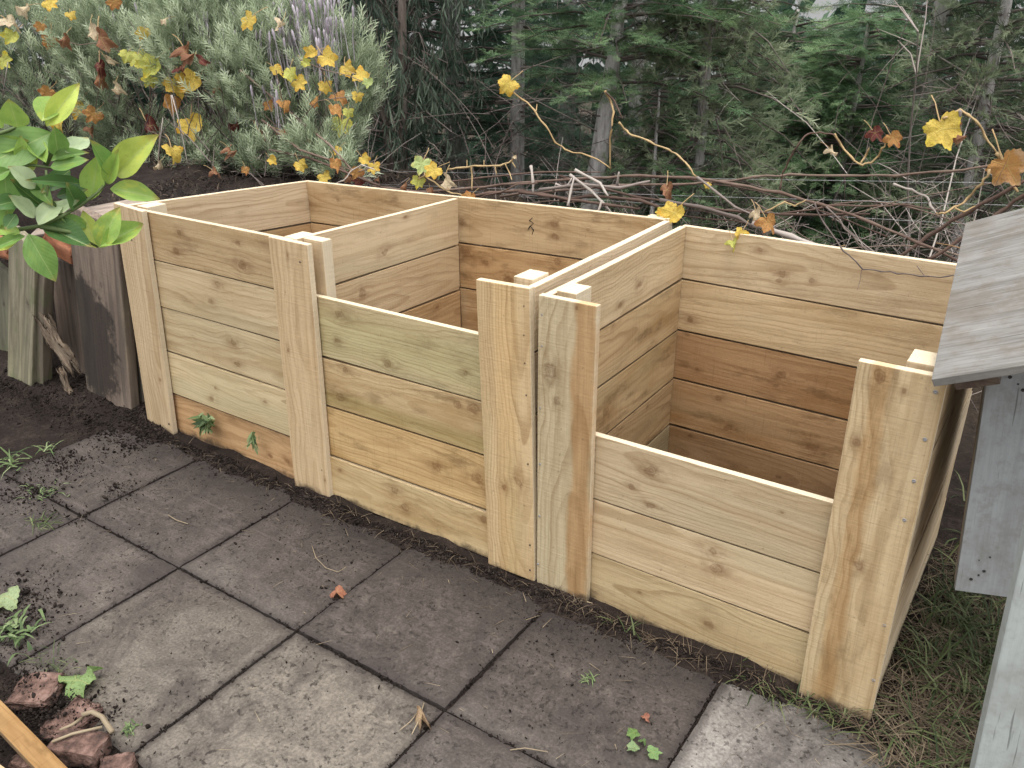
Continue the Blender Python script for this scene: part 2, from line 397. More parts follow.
def ply_mat(name, base, grain, dark, rough=0.75, vertical=False, peel=0.0):
    m, nt, out = mat_new(name); g = N(nt); p = g.obj()
    st = (38, 2.2, 38) if vertical else (2.6, 34, 34)
    a = g.m('ADD', g.m('MULTIPLY', g.noise(g.vm('MULTIPLY', p, st), 1.0, 5, 0.62, 0.6), 0.6), g.m('MULTIPLY', g.noise(g.vm('MULTIPLY', p, (9.0, 170.0, 170.0)), 1.0, 4, 0.65), 0.4)); b = g.noise(p, 4.0, 5, 0.6); f = g.noise(p, 150, 3, 0.6)
    c = g.mix(g.step(a, 0.38, 0.68), base, grain)
    b2 = g.noise(p, 19.0, 6, 0.72)
    c = g.mix(g.m('MULTIPLY', g.step(b2, 0.45, 0.68), 0.45), c, dark)
    c = g.mix(g.m('MULTIPLY', g.step(b, 0.45, 0.68), 0.6), c, dark)
    c = g.mix(g.step(f, 0.6, 0.75, 0, 0.25), c, dark)
    crk = g.step(g.noise(g.vm('MULTIPLY', p, (5.0, 120.0, 120.0)), 1.0, 2, 0.5), 0.66, 0.72)
    c = g.mix(g.m('MULTIPLY', crk, 0.6), c, tuple(v * 0.3 for v in dark))
    if peel:
        fl = g.step(g.noise(g.vm('MULTIPLY', p, (4, 60, 60)), 1.0, 3, 0.6), 0.62, 0.70)
        c = g.mix(g.m('MULTIPLY', fl, peel), c, tuple(min(1, v * 1.45) for v in base))
    g.bsdf(out, c, rough, g.bump(g.m('ADD', a, g.m('MULTIPLY', f, 0.4)), 0.45, 0.002), 0.3)
    return m
LIDPLY = ply_mat('weathered_plywood', (0.225, 0.217, 0.20), (0.105, 0.098, 0.084), (0.12, 0.097, 0.07), 0.9, peel=0.3)
PANELPLY = ply_mat('washed_plywood_paint', (0.36, 0.378, 0.375), (0.29, 0.30, 0.295), (0.19, 0.178, 0.15), 0.75)
LEGPAINT = ply_mat('pale_painted_post', (0.38, 0.415, 0.395), (0.33, 0.355, 0.335), (0.24, 0.24, 0.215), 0.65)
PLYEDGE = ply_mat('plywood_edge', (0.26, 0.25, 0.225), (0.17, 0.16, 0.14), (0.10, 0.09, 0.08), 0.85)

def lemon_mat():
    m, nt, out = mat_new('lemon_leaf'); g = N(nt); p = g.obj(); x, y, z = g.xyz(p)
    t = g.attr('tint', out='Color')
    ay = g.m('ABSOLUTE', y)
    mid = g.step(ay, 0.022, 0.008)
    vein = g.m('SINE', g.m('MULTIPLY', g.m('SUBTRACT', x, g.m('MULTIPLY', ay, 0.8)), 58.0))
    n = g.noise(g.vm('ADD', p, g.attr('seed')), 3.0, 4, 0.6)
    c = g.mix(g.m('MULTIPLY', g.step(vein, 0.75, 1.0), 0.07), t, (0.35, 0.45, 0.16))
    c = g.mix(g.m('MULTIPLY', mid, 0.5), c, (0.40, 0.48, 0.18))
    c = g.mix(g.m('MULTIPLY', g.step(n, 0.52, 0.7), g.attr('yellow', out='Fac')), c, (0.55, 0.55, 0.08))
    c = g.mix(g.m('MULTIPLY', g.step(n, 0.55, 0.3), 0.4), c, g.mix(1.0, t, (0.5, 0.6, 0.5), 'MULTIPLY'))
    sp_n = g.noise(g.vm('ADD', p, g.attr('seed')), 16.0, 3, 0.6)
    c = g.mix(g.step(sp_n, 0.66, 0.72, 0, 0.6), c, (0.16, 0.10, 0.04))
    c = g.mix(g.step(g.m('ADD', x, g.m('MULTIPLY', n, 0.5)), 1.08, 1.22, 0, 0.6), c, (0.35, 0.26, 0.08))
    g.bsdf(out, c, 0.42, g.bump(vein, 0.05, 0.01), 0.38, 0, 0.3)
    return m
LEMON = lemon_mat()
def vleaf_mat():
    m, nt, out = mat_new('autumn_vine_leaf'); g = N(nt); p = g.obj(); x, y, z = g.xyz(p)
    t = g.attr('tint', out='Color'); t2 = g.attr('rim', out='Color')
    ps = g.vm('ADD', p, g.attr('seed'))
    r = g.vm('LENGTH', g.vm('MULTIPLY', p, (1, 1, 0)))
    an = g.m('ARCTAN2', y, x)
    vv = g.m('ABSOLUTE', g.m('SINE', g.m('MULTIPLY', an, 2.5)))
    vein = g.m('MULTIPLY', g.step(g.m('MULTIPLY', vv, r), 0.045, 0.012), 0.28)
    n = g.noise(ps, 3.2, 5, 0.65); n2 = g.noise(ps, 14.0, 4, 0.7)
    em = g.step(g.m('ADD', r, g.m('MULTIPLY', g.m('SUBTRACT', n, 0.5), 1.3)), 0.33, 0.68)
    c = g.mix(em, t, t2)
    c = g.mix(g.step(n2, 0.52, 0.64, 0, 0.6), c, g.mix(1.0, t2, (0.55, 0.42, 0.35), 'MULTIPLY'))
    c = g.mix(vein, c, (0.52, 0.46, 0.16))
    g.bsdf(out, c, 0.6, g.bump(g.m('ADD', n, vein), 0.4, 0.05), 0.3, 0, 0.35)
    return m
VLEAF = vleaf_mat()

# ------------------------------------------------------------------ world and light
w = bpy.data.worlds.new('World'); SC.world = w; w.use_nodes = True
wt = w.node_tree; wt.nodes.clear()
sky = wt.nodes.new('ShaderNodeTexSky'); sky.sky_type = 'NISHITA'; sky.sun_disc = False
SUN_EL, SUN_AZ = math.radians(76), math.radians(150)
sky.sun_elevation = SUN_EL; sky.sun_rotation = SUN_AZ; sky.air_density = 1.0; sky.dust_density = 4.0; sky.ozone_density = 1.0
hs = wt.nodes.new('ShaderNodeHueSaturation'); hs.inputs['Saturation'].default_value = 0.35; hs.inputs['Value'].default_value = 1.0
bg = wt.nodes.new('ShaderNodeBackground'); bg.inputs[1].default_value = 0.15
wo = wt.nodes.new('ShaderNodeOutputWorld')
wg = N(wt)
dirn = wt.nodes.new('ShaderNodeTexCoord').outputs['Generated']
dx_, dy_, dz_ = wg.xyz(dirn)
dzc = wg.m('MAXIMUM', dz_, 0.012)
wt.links.new(wg.comb(dx_, dy_, dzc), sky.inputs['Vector'])
# overcast: the zenith is about three times as bright as the horizon
ov = wg.m('MULTIPLY_ADD', dzc, 1.2, 1.1)
cloud = wg.mix(1.0, sky.outputs[0], (2.2, 2.25, 2.3), 'ADD')     # thin bright cloud layer over the clear sky
wt.links.new(wg.mix(1.0, cloud, wg.comb(ov, ov, ov), 'MULTIPLY'), hs.inputs['Color']); wt.links.new(hs.outputs[0], bg.inputs[0]); wt.links.new(bg.outputs[0], wo.inputs[0])
sd = bpy.data.lights.new('overcast_sun', 'SUN'); sd.energy = 0.7; sd.angle = math.radians(30); sd.color = (1.0, 0.965, 0.91)
so = bpy.data.objects.new('overcast_sun', sd); COL.objects.link(so)
# sky sun_rotation: clockwise from +Y seen from above
sdir = Vector((math.sin(SUN_AZ) * math.cos(SUN_EL), math.cos(SUN_AZ) * math.cos(SUN_EL), math.sin(SUN_EL)))
so.rotation_euler = sdir.to_track_quat('Z', 'Y').to_euler(); so.location = (0, 0, 8)
SC.view_settings.view_transform = 'Standard'; SC.view_settings.look = 'None'; SC.view_settings.exposure = 0; SC.view_settings.gamma = 1

# ------------------------------------------------------------------ terrain
def ss(a, b, v):
    t = np.clip((v - a) / (b - a), 0, 1); return t * t * (3 - 2 * t)
def vnoise(x, y, s, seed=0):
    return (np.sin(x * s * 1.3 + seed) * np.cos(y * s * 1.7 + 1.3 * seed) + 0.5 * np.sin(x * s * 3.1 + y * s * 2.3 + seed * 2.1) + 0.3 * np.cos(x * s * 5.3 - y * s * 6.1 + seed)) / 1.8
def height(x, y):
    x = np.asarray(x, float); y = np.asarray(y, float)
    z = np.full(np.broadcast(x, y).shape, -0.014) + 0 * x
    z = z + 0.05 * ss(-1.95, -2.2, x) * ss(-0.14, 0.03, y) + 0.02 * ss(1.0, 1.3, x)
    z = z + 0.035 * ss(-0.13, -0.02, y) * ss(1.25, 1.1, x) * (0.75 + 0.5 * vnoise(x, y, 9.0))
    bank = np.maximum(ss(-2.1, -2.2, x) * ss(0.1, 0.22, y), ss(1.08, 1.22, y) * ss(-1.45, -2.0, x)) * ss(4.6, 2.6, y)
    z = z + bank * (0.80 + 0.05 * vnoise(x, y, 4.0, 2))
    z = z - 0.14 * np.clip(y - 1.25, 0, 16) - 0.11 * np.clip(y - 17, 0, 600)
    z = z + 0.02 * vnoise(x, y, 3.0, 1) * ss(0.9, 1.3, y) + 0.12 * vnoise(x, y, 0.7, 3) * ss(2, 5, y)
    return z
def axis(lo, hi, d, far):
    a = list(np.arange(lo, hi, d)); s = d; v = hi
    while v < far: a.append(v); s *= 1.25; v += s
    s = d; v = lo; b = []
    while v > -far: s *= 1.25; v -= s; b.append(v)
    return np.array(b[::-1] + a)
gx, gy = axis(-3.6, 2.2, 0.035, 900.0), axis(-1.6, 2.6, 0.035, 900.0)
GX, GY = np.meshgrid(gx, gy)
V = np.stack([GX.ravel(), GY.ravel(), height(GX, GY).ravel()], 1)
nx, ny = len(gx), len(gy)
idx = (np.arange(ny - 1)[:, None] * nx + np.arange(nx - 1)[None]).ravel()
gr = np_mesh('ground', V, np.stack([idx, idx + 1, idx + nx + 1, idx + nx], 1), np.full(len(V), 0.5), SOIL, smooth=True)
tag(gr, kind='structure')

# ------------------------------------------------------------------ boards
def board(name, A, B, h, t, nrm, mat, parent, knots=(), tint=(1, 1, 1), stain=0.2, band=None, bandcol=(1, 1, 1), bev=0.0025, kpx=(), fresh_lit_edge=1.0, warp=0.0015):
    """A->B is the centre line of the outer face; width h across; thickness t goes against nrm"""
    A, B, nrm = Vector(A), Vector(B), Vector(nrm)
    X = (B - A); L = X.length; X.normalize()
    Z = (nrm - X * nrm.dot(X)).normalized(); Y = Z.cross(X)
    bm = bmesh.new()
    nseg = max(2, int(L / 0.09))
    vs = []
    ph = rnd.uniform(0, 6)
    for i in range(nseg + 1):
        x = L * i / nseg; dz = warp * math.sin(3.1 * x + ph); dy = warp * 0.8 * math.sin(4.3 * x + 2 * ph)
        vs.append([bm.verts.new((x, sy * h / 2 + dy, sz + dz)) for sy, sz in ((-1, -t), (1, -t), (1, 0), (-1, 0))])
    for i in range(nseg):
        for k in range(4):
            bm.faces.new((vs[i][k], vs[i][(k + 1) % 4], vs[i + 1][(k + 1) % 4], vs[i + 1][k]))
    bm.faces.new(vs[0][::-1]); bm.faces.new(vs[-1])
    bmesh.ops.recalc_face_normals(bm, faces=bm.faces)
    es = [e for e in bm.edges if e.is_manifold and e.calc_face_angle(0) > 0.6]
    if bev: bmesh.ops.bevel(bm, geom=es, offset=bev, segments=2, profile=0.6, affect='EDGES')
    me = bpy.data.meshes.new(name); bm.to_mesh(me); bm.free()
    me.materials.append(mat)
    o = bpy.data.objects.new(name, me)
    Mw = Matrix(((X.x, Y.x, Z.x, A.x), (X.y, Y.y, Z.y, A.y), (X.z, Y.z, Z.z, A.z), (0, 0, 0, 1)))
    put(o, parent)
    o.matrix_basis = (parent.matrix_basis.inverted() @ Mw) if parent is not None else Mw
    ks = list(knots)
    inv = Mw.inverted()
    for (kx, ky, s) in kpx:
        d = ray(kx, ky); q = CAM + d * ((A - CAM).dot(Z) / d.dot(Z))
        lq = inv @ q
        ks.append((lq.x, lq.y, s * 1.2))
    while len(ks) < 4: ks.append((-9.0, -9.0, 0.0))
    for i in range(4): o['knot%d' % i] = [float(v) for v in ks[i]]
    o['tint'] = [float(v) for v in tint]
    o['stain'] = float(stain)
    o['fresh_lit_edge'] = float(fresh_lit_edge)
    o['seed'] = [rnd.uniform(-30, 30) for _ in range(3)]
    o['pith'] = [rnd.uniform(-0.05, 0.05), rnd.uniform(-0.09, 0.09), -rnd.uniform(0.04, 0.14) - t]
    o['band'] = [float(v) for v in (band or (0, 0, 0))]
    o['bandcol'] = [float(v) for v in bandcol]
    return o

def rknots(L, h, n):
    return [(rnd.uniform(0.08, L - 0.08), rnd.uniform(-h * 0.38, h * 0.38), rnd.choice((.005, .008, .012, .018))) for _ in range(n)]
def rtint(v=0.08, warm=0.0):
    a = 1 + rnd.uniform(-v, v); b = rnd.uniform(-0.04, 0.04) + warm
    return (a * (1 + b), a, a * (1 - 1.6 * b))

def screws(cover, pts, mat=SCREW, r=0.006):
    for (wx, wy, wz) in pts:
        mb = MB(); 
        c = Vector((wx, wy, wz))
        ring0 = [(wx + r * math.cos(a), wy, wz + r * math.sin(a)) for a in [i * math.pi / 6 for i in range(12)]]
        ring1 = [(wx + r * .8 * math.cos(a), wy - 0.0022, wz + r * .8 * math.sin(a)) for a in [i * math.pi / 6 for i in range(12)]]
        ring2 = [(wx + r * .3 * math.cos(a), wy - 0.0008, wz + r * .3 * math.sin(a)) for a in [i * math.pi / 6 for i in range(12)]]
        fs = [(i, (i + 1) % 12, 12 + (i + 1) % 12, 12 + i) for i in range(12)] + [(12 + i, 12 + (i + 1) % 12, 24 + (i + 1) % 12, 24 + i) for i in range(12)] + [tuple(range(24, 36))]
        mb.add(ring0 + ring1 + ring2, fs)
        o = mb.build('screw', mat, None, loc=(wx, wy, wz))
        wm = o.matrix_basis.copy()
        o.parent = cover
        pm = cover.parent.matrix_basis @ cover.matrix_basis
        o.matrix_basis = pm.inverted() @ Matrix.Translation((wx, wy, wz))

T = 0.024
# ---- double bay box on the left
b1 = thing('compost_bin', 'double bay pine compost box left of the narrow gap, its left bay fully boarded', 'compost bin', (-1.0, 0, 0), 'new pine compost boxes')
b2 = thing('compost_bin', 'single bay pine compost box right of the narrow gap, with a low three board front', 'compost bin', (0.53, 0, 0), 'new pine compost boxes')

def wall(parent, name, P0, P1, ztop0, ztop1, nrm, n=5, h=0.1985, gap=0.007, tints=None, kpx=None, stains=None, knn=1, bands=None):
    P0, P1 = Vector((*P0, 0)), Vector((*P1, 0))
    for i in range(n):
        za = ztop0 - i * (h + gap) - h / 2; zb = ztop1 - i * (h + gap) - h / 2
        sk = rnd.uniform(-0.0015, 0.0015)
        L = (P1 - P0).length
        kp = (kpx or {}).get(i)
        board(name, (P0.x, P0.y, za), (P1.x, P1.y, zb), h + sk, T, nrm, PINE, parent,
              knots=() if kp else rknots(L, h, knn), kpx=kp or (), fresh_lit_edge=1.0 if i == 0 else 0.0,
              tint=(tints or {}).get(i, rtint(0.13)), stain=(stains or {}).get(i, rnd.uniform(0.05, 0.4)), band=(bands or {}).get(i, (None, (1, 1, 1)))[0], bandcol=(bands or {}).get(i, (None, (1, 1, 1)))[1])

OR = (0.88, 0.72, 0.55)     # warm orange tint: bounced light inside the boxes put into the colour, plus stain
GREEN = (0.80, 0.90, 0.80)
# walls of box 1 (faces seen by the camera carry the centre line)
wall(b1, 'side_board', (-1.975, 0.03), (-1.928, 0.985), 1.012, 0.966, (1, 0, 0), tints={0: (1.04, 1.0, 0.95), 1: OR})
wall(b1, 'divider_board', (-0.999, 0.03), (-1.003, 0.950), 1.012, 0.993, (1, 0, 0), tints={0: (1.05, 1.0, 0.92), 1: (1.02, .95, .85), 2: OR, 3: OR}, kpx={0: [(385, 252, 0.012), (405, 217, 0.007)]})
wall(b1, 'side_board', (-0.027, 0.026), (-0.045, 1.0), 1.012, 1.012, (1, 0, 0))
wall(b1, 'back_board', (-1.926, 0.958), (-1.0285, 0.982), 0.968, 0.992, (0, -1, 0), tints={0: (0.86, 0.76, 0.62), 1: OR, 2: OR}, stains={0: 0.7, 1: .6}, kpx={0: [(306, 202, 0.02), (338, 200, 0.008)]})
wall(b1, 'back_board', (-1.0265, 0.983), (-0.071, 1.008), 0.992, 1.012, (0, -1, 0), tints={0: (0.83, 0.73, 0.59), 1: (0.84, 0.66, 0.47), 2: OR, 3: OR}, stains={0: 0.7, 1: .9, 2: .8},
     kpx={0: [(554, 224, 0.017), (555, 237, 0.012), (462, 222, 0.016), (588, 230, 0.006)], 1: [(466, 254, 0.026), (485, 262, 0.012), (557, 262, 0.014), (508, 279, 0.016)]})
# walls of box 2
wall(b2, 'side_board', (0.027, 0.03), (0.025, 0.992), 1.0, 1.0, (1, 0, 0), tints={0: (1.0, 0.95, 0.85), 1: (0.86, 0.76, 0.61), 2: (0.88, 0.78, 0.62), 3: (.78, .68, .54), 4: (.66, .66, .58)}, stains={0: .25, 1: .9, 2: .8, 3: .8},
     kpx={0: [(640, 285, 0.012), (620, 305, .008)], 1: [(612, 322, 0.014)], 2: [(605, 412, .016)]})
wall(b2, 'side_board', (1.056, 0.026), (1.058, 1.018), 1.0, 1.0, (1, 0, 0), tints={0: (0.9, 0.85, 0.78)})
wall(b2, 'back_board', (0.006, 0.994), (1.0315, 0.994), 1.0, 1.0, (0, -1, 0),
     tints={0: (1.0, 0.96, 0.88), 1: (1.0, 0.93, 0.80), 2: (0.70, 0.53, 0.39), 3: (0.78, 0.62, 0.47), 4: (0.60, 0.47, 0.36)}, stains={0: .2, 1: .3, 2: .7, 3: .8, 4: .5},
     kpx={0: [(782, 274, 0.012), (779, 281, 0.008), (811, 281, 0.008), (760, 250, .009)], 1: [(690, 320, .01)], 2: [(781, 375, 0.013), (776, 386, .01), (697, 369, .006)], 3: [(728, 428, 0.014), (812, 448, 0.017), (718, 398, .01)], 4: [(779, 477, .008), (690, 436, .006)]})

# battens that hold the front boards
def batten(parent, x0, x1, y0, y1, ztop, zbot=-0.01, tint=(1.0, .97, .9)):
    board('batten', ((x0 + x1) / 2, y0, zbot), ((x0 + x1) / 2, y0, ztop), x1 - x0, y1 - y0, (0, -1, 0), PINE, parent, tint=tint, stain=0.1, knots=rknots(1.0, x1 - x0, 1))
batten(b1, -1.949, -1.882, 0.056, 0.146, 1.01)
batten(b1, -1.093, -1.0265, 0.056, 0.146, 1.004)
batten(b1, -0.9965, -0.905, 0.056, 0.102, 1.012)
batten(b1, -0.120, -0.0535, 0.056, 0.146, 1.022)
batten(b2, 0.0295, 0.094, 0.056, 0.146, 1.006)
batten(b2, 0.965, 1.0305, 0.052, 0.142, 1.006)
# rear posts outside the corners
for prt, x0 in ((b1, -1.93), (b1, -1.06), (b1, -0.165), (b2, 0.02), (b2, 0.96)):
    yb = 1.046 if prt is b1 else 1.021
    if prt is b1 and x0 < -0.5: yb = 1.012
    batten(prt, x0, x0 + 0.09, yb, yb + 0.045, 1.006 if x0 == -0.165 else 0.90, -0.3)

# front slats, held in the slots
YS = 0.0275
def slat(parent, x0, x1, zt, zb, kpx, tint, stain=0.2, y=YS, t=0.022, band=None, bandcol=(1, 1, 1), tl=0.0, fresh_lit_edge=0.0):
    zc = (zt + zb) / 2
    yj = rnd.uniform(-.0015, .002)
    return board('front_slat', (x0, y + yj, zc + tl), (x1, y + yj, zc - tl), zt - zb - 0.0045, t, (0, -1, 0), PINE, parent, kpx=kpx, tint=tint, stain=stain, band=band, bandcol=bandcol, fresh_lit_edge=fresh_lit_edge)
A0, A1 = -1.945, -1.035
slat(b1, A0, A1, 1.008, 0.808, [(176, 251, 0.014), (243, 266, 0.016), (179, 232, 0.010), (238, 243, .008)], (0.83, 0.75, 0.62), 0.5, fresh_lit_edge=1)
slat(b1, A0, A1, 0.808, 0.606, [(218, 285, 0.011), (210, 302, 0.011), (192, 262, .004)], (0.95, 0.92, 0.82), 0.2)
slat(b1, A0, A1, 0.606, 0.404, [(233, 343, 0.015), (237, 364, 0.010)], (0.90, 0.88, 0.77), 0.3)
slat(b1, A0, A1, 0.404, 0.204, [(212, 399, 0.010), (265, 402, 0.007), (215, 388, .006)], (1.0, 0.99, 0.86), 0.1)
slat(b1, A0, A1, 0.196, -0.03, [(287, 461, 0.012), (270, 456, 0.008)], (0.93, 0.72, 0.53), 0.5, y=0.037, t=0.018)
B0, B1 = -0.995, -0.06
slat(b1, B0, B1, 0.826, 0.598, [(340, 314, 0.014), (338, 341, 0.011), (389, 364, 0.014), (466, 373, 0.010)], (0.87, 0.87, 0.74), 0.3, band=(-0.01, 0.13, 0.7), bandcol=(0.90, 0.97, 0.87), tl=-0.004, fresh_lit_edge=1)
slat(b1, B0, B1, 0.596, 0.404, [(345, 370, 0.011), (340, 397, 0.014), (458, 404, 0.013), (474, 409, 0.016)], (0.95, 0.88, 0.71), 0.55, tl=-0.006, band=(-.06, .05, .6), bandcol=(.72, .82, .66))
slat(b1, B0, B1, 0.402, 0.196, [(437, 467, 0.016), (478, 479, 0.020)], (0.97, 0.83, 0.58), 0.75, tl=-0.005)
slat(b1, B0, B1, 0.193, 0.008, [(395, 491, 0.016), (405, 507, 0.014), (484, 520, 0.014), (340, 470, .006)], (0.98, 0.91, 0.72), 0.5, y=0.0195, t=0.03, tl=-0.004, fresh_lit_edge=.4)
C0, C1 = 0.03, 1.028
slat(b2, C0, C1, 0.604, 0.386, [(651, 470, 0.017), (632, 487, 0.008), (650, 505, 0.011), (782, 513, .003)], (0.87, 0.84, 0.77), 0.1, fresh_lit_edge=1)
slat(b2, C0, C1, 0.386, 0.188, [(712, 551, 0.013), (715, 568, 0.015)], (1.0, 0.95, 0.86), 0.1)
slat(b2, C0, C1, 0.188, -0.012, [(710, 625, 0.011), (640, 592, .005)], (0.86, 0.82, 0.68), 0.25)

# cover boards on the front
def cover(parent, xtl, xtr, xbl, xbr, zt, zb, kpx, tint, stain, band=None, bandcol=(1, 1, 1), y=0.0, t=0.0245, label=None):
    A = ((xbl + xbr) / 2, y, zb); B = ((xtl + xtr) / 2, y, zt)
    o = board('cover_board', A, B, (xtr - xtl + xbr - xbl) / 2, t, (0, -1, 0), PINE, parent, kpx=kpx, tint=tint, stain=stain, band=band, bandcol=bandcol, bev=0.003)
    if label: o['label'] = label
    return o
c1 = cover(b1, -2.009, -1.827, -2.078, -1.894, 1.018, -0.02, [(160, 380, .006)], (0.92, 0.87, 0.78), 0.15, y=-0.002)
c2 = cover(b1, -1.108, -0.918, -1.122, -0.930, 1.012, -0.008, [(287, 256, 0.005), (288, 350, 0.006), (325, 480, .004)], (0.98, 0.90, 0.78), 0.1, y=-0.002)
c3 = cover(b1, -0.212, -0.027, -0.187, 0.0015, 1.014, 0.01, [(519, 482, 0.014), (504, 487, 0.009)], (1.0, 0.91, 0.74), 0.15, y=-0.002, band=(0.0, 0.07, 0.6), bandcol=(1.0, 0.92, 0.78))
c4 = cover(b2, 0.005, 0.19, 0.0085, 0.196, 1.004, 0.0, [(550, 372, 0.02), (557, 400, .012), (577, 308, 0.004)], (0.86, 0.87, 0.80), 0.1, y=-0.002, band=(-0.058, 0.045, 1.0), bandcol=(0.88, 0.70, 0.55), label='cover board with a brown stripe down its right edge and bluish grey grain')
c5 = cover(b2, 0.868, 1.057, 0.872, 1.061, 1.002, -0.004, [(880, 376, 0.014), (857, 442, 0.008), (859, 565, 0.012), (904, 391, 0.0045)], (0.93, 0.88, 0.76), 0.45, y=-0.002, band=(0.035, 0.03, 0.85), bandcol=(0.86, 0.75, 0.62))
def spx(cov, pts, r=0.006, mat=SCREW):
    yv = (cov.parent.matrix_basis @ cov.matrix_basis).translation.y - 0.0002
    screws(cov, [tuple(ony(a, b, yv)) for a, b in pts], mat, r)
spx(c5, [(935.5, 392), (925, 439.5), (914, 481), (904.5, 520), (884.5, 625), (873.5, 680)], 0.005)
spx(c4, [(542, 314.5), (542, 346), (540.5, 408), (540, 464), (539.5, 516), (538, 564)], 0.0038)
spx(c3, [(524, 306), (524, 335), (525, 363), (526.5, 395), (528, 464), (530, 545), (530, 570)], 0.003, DARKMETAL)
spx(c1, [(169, 424), (132, 240)], 0.004, DARKMETAL)
spx(c2, [(322, 470), (300, 262)], 0.003, DARKMETAL)
# scribbled ink mark on the rear board of the middle bay, and on the right cover board
mk = MB()
for pts in ([(532.5, 217.5), (529.5, 220.5), (533.5, 223), (529.5, 227), (528, 230)], [(530.5, 226), (533.5, 230), (532, 234.5)]):
    mk.tube([ony(a, b, 0.9935) for a, b in pts], [0.0012, 0.0026, 0.0014, 0.0026, 0.0008][:len(pts)], 5)
bb = mk.build('ink_mark', INK, b1)


# ------------------------------------------------------------------ paving slabs
xs = [-2.215, -1.635, -1.058, -0.487, 0.088, 0.672, 1.262]
ys = [-1.168, -0.592, -0.016]
slab_lab = {
 (0, 1): 'soil smeared slab at the far left of the row along the boxes', (1, 1): 'slab in front of the closed left bay, thick with soil', (2, 1): 'slab at the foot of the middle bay, holding the red leaf',
 (3, 1): 'dark slab below the narrow gap between the two boxes', (4, 1): 'dark slab in front of the right box, with green clippings', (5, 1): 'whitish slab below the right end of the right box',
 (0, 0): 'grimy slab behind the weeds at the left edge of the photo', (1, 0): 'slab with the tuft of grass on its left corner, left edge', (2, 0): 'pale slab beside the broken bricks at lower left', (3, 0): 'light sandy slab at the bottom of the photo, left of centre',
 (4, 0): 'slab at the bottom edge of the photo, right of the curled brown leaf', (5, 0): 'slab at the bottom edge below the whitish slab'}
slab_t = {(5, 1): (1.35, 1.4, 1.45), (3, 0): (.98, .96, .90), (2, 0): (.95, .93, .87), (2, 1): (0.95, .95, .95), (1, 0): (.95, .92, .9)}
slab_d = {(5, 1): -0.85, (3, 1): 0.15, (4, 1): 0.12, (2, 0): -0.12, (3, 0): -0.14, (4, 0): 0.12, (1, 0): 0.12, (0, 0): .3, (1, 1): 0.0, (0, 1): .35}
for (i, j), lab in slab_lab.items():
    cx, cy = (xs[i] + xs[i + 1]) / 2, (ys[j] + ys[j + 1]) / 2
    sx, sy = (xs[i + 1] - xs[i]) / 2 - 0.0045, (ys[j + 1] - ys[j]) / 2 - 0.0045
    bm = bmesh.new(); nn = 22
    grid = []
    for b in range(nn + 1):
        row = []
        for a in range(nn + 1):
            u, v = -1 + 2 * a / nn, -1 + 2 * b / nn
            jx = 0.0035 * vnoise(cx * 7 + v * 9, cy, 2.6, i) if a in (0, nn) else 0
            jy = 0.0035 * vnoise(cy * 7 + u * 9, cx, 2.6, j) if b in (0, nn) else 0
            edge = max(abs(u), abs(v)) ** 24
            row.append(bm.verts.new((u * sx + jx, v * sy + jy, -0.004 * edge + 0.0012 * vnoise(cx + u * .3, cy + v * .3, 12))))
        grid.append(row)
    for b in range(nn):
        for a in range(nn): bm.faces.new((grid[b][a], grid[b][a + 1], grid[b + 1][a + 1], grid[b + 1][a]))
    rim = [e for e in bm.edges if e.is_boundary]
    r = bmesh.ops.extrude_edge_only(bm, edges=rim)
    for v in r['geom']:
        if isinstance(v, bmesh.types.BMVert): v.co.z -= 0.045
    bmesh.ops.recalc_face_normals(bm, faces=bm.faces)
    me = bpy.data.meshes.new('paving_slab'); bm.to_mesh(me); bm.free(); me.materials.append(SLAB)
    o = bpy.data.objects.new('paving_slab', me); put(o); o.location = (cx, cy, rnd.uniform(-0.003, 0.003))
    o.rotation_euler = (rnd.uniform(-.005, .005), rnd.uniform(-.005, .005), rnd.uniform(-.004, .004))
    o['seed'] = [rnd.uniform(-20, 20), rnd.uniform(-20, 20), 0.0]; o['tint'] = [float(v) for v in slab_t.get((i, j), (1, 1, 1))]; o['dirt'] = float(slab_d.get((i, j), 0.0))
    tag(o, lab, 'paving slab', 'concrete paving slabs')

# ------------------------------------------------------------------ soil crumbs, straw, grass (stuff)
ico = bmesh.new(); bmesh.ops.create_icosphere(ico, subdivisions=1, radius=1.0)
for v in ico.verts: v.co *= rnd.uniform(0.6, 1.15)
ico.verts.index_update()
IV = np.array([v.co[:] for v in ico.verts]); IF = np.array([[v.index for v in f.verts] for f in ico.faces]); ico.free()
def crumbs(name, P, S, var, label):
    n = len(P)
    X = nr.normal(size=(n, 3)); Nn = nr.normal(size=(n, 3)) + np.array([0, 0, 1.5])
    tv = IV * np.array([1.35, 0.9, 0.55])
    V, Fq, vv = scatter(tv, IF, P, X, Nn, S, var)
    o = np_mesh(name, V, Fq, vv, CRUMB)
    return tag(o, label, 'soil', kind='stuff')
pts = []
# bead of soil along the foot of the boxes
n = 9500
x = nr.uniform(-2.15, 1.06, n); y = -0.018 - np.abs(nr.normal(0, 0.03, n)) * (0.7 + 0.7 * np.sin(x * 5.3) ** 2); s = nr.gamma(1.5, 0.0015, n) + 0.0011
x[x > 0.2] = np.where(nr.random((x > 0.2).sum()) < 0.2, nr.uniform(-2.1, .25, (x > 0.2).sum()), x[x > 0.2])
pts.append((x, y, s, height(x, y)))
# scattered over the slabs, thinning away from the boxes
n = 7000
x = nr.uniform(-2.2, 1.2, n); y = -0.02 - nr.exponential(0.28, n); k = y > -1.16; x, y = x[k], y[k]
clump = vnoise(x, y, 5.0, 4) + nr.uniform(-.8, .8, len(x)); k = clump > 0.0; x, y = x[k], y[k]
pts.append((x, y, nr.gamma(1.3, 0.0010, len(x)) + 0.0006, np.zeros(len(x))))
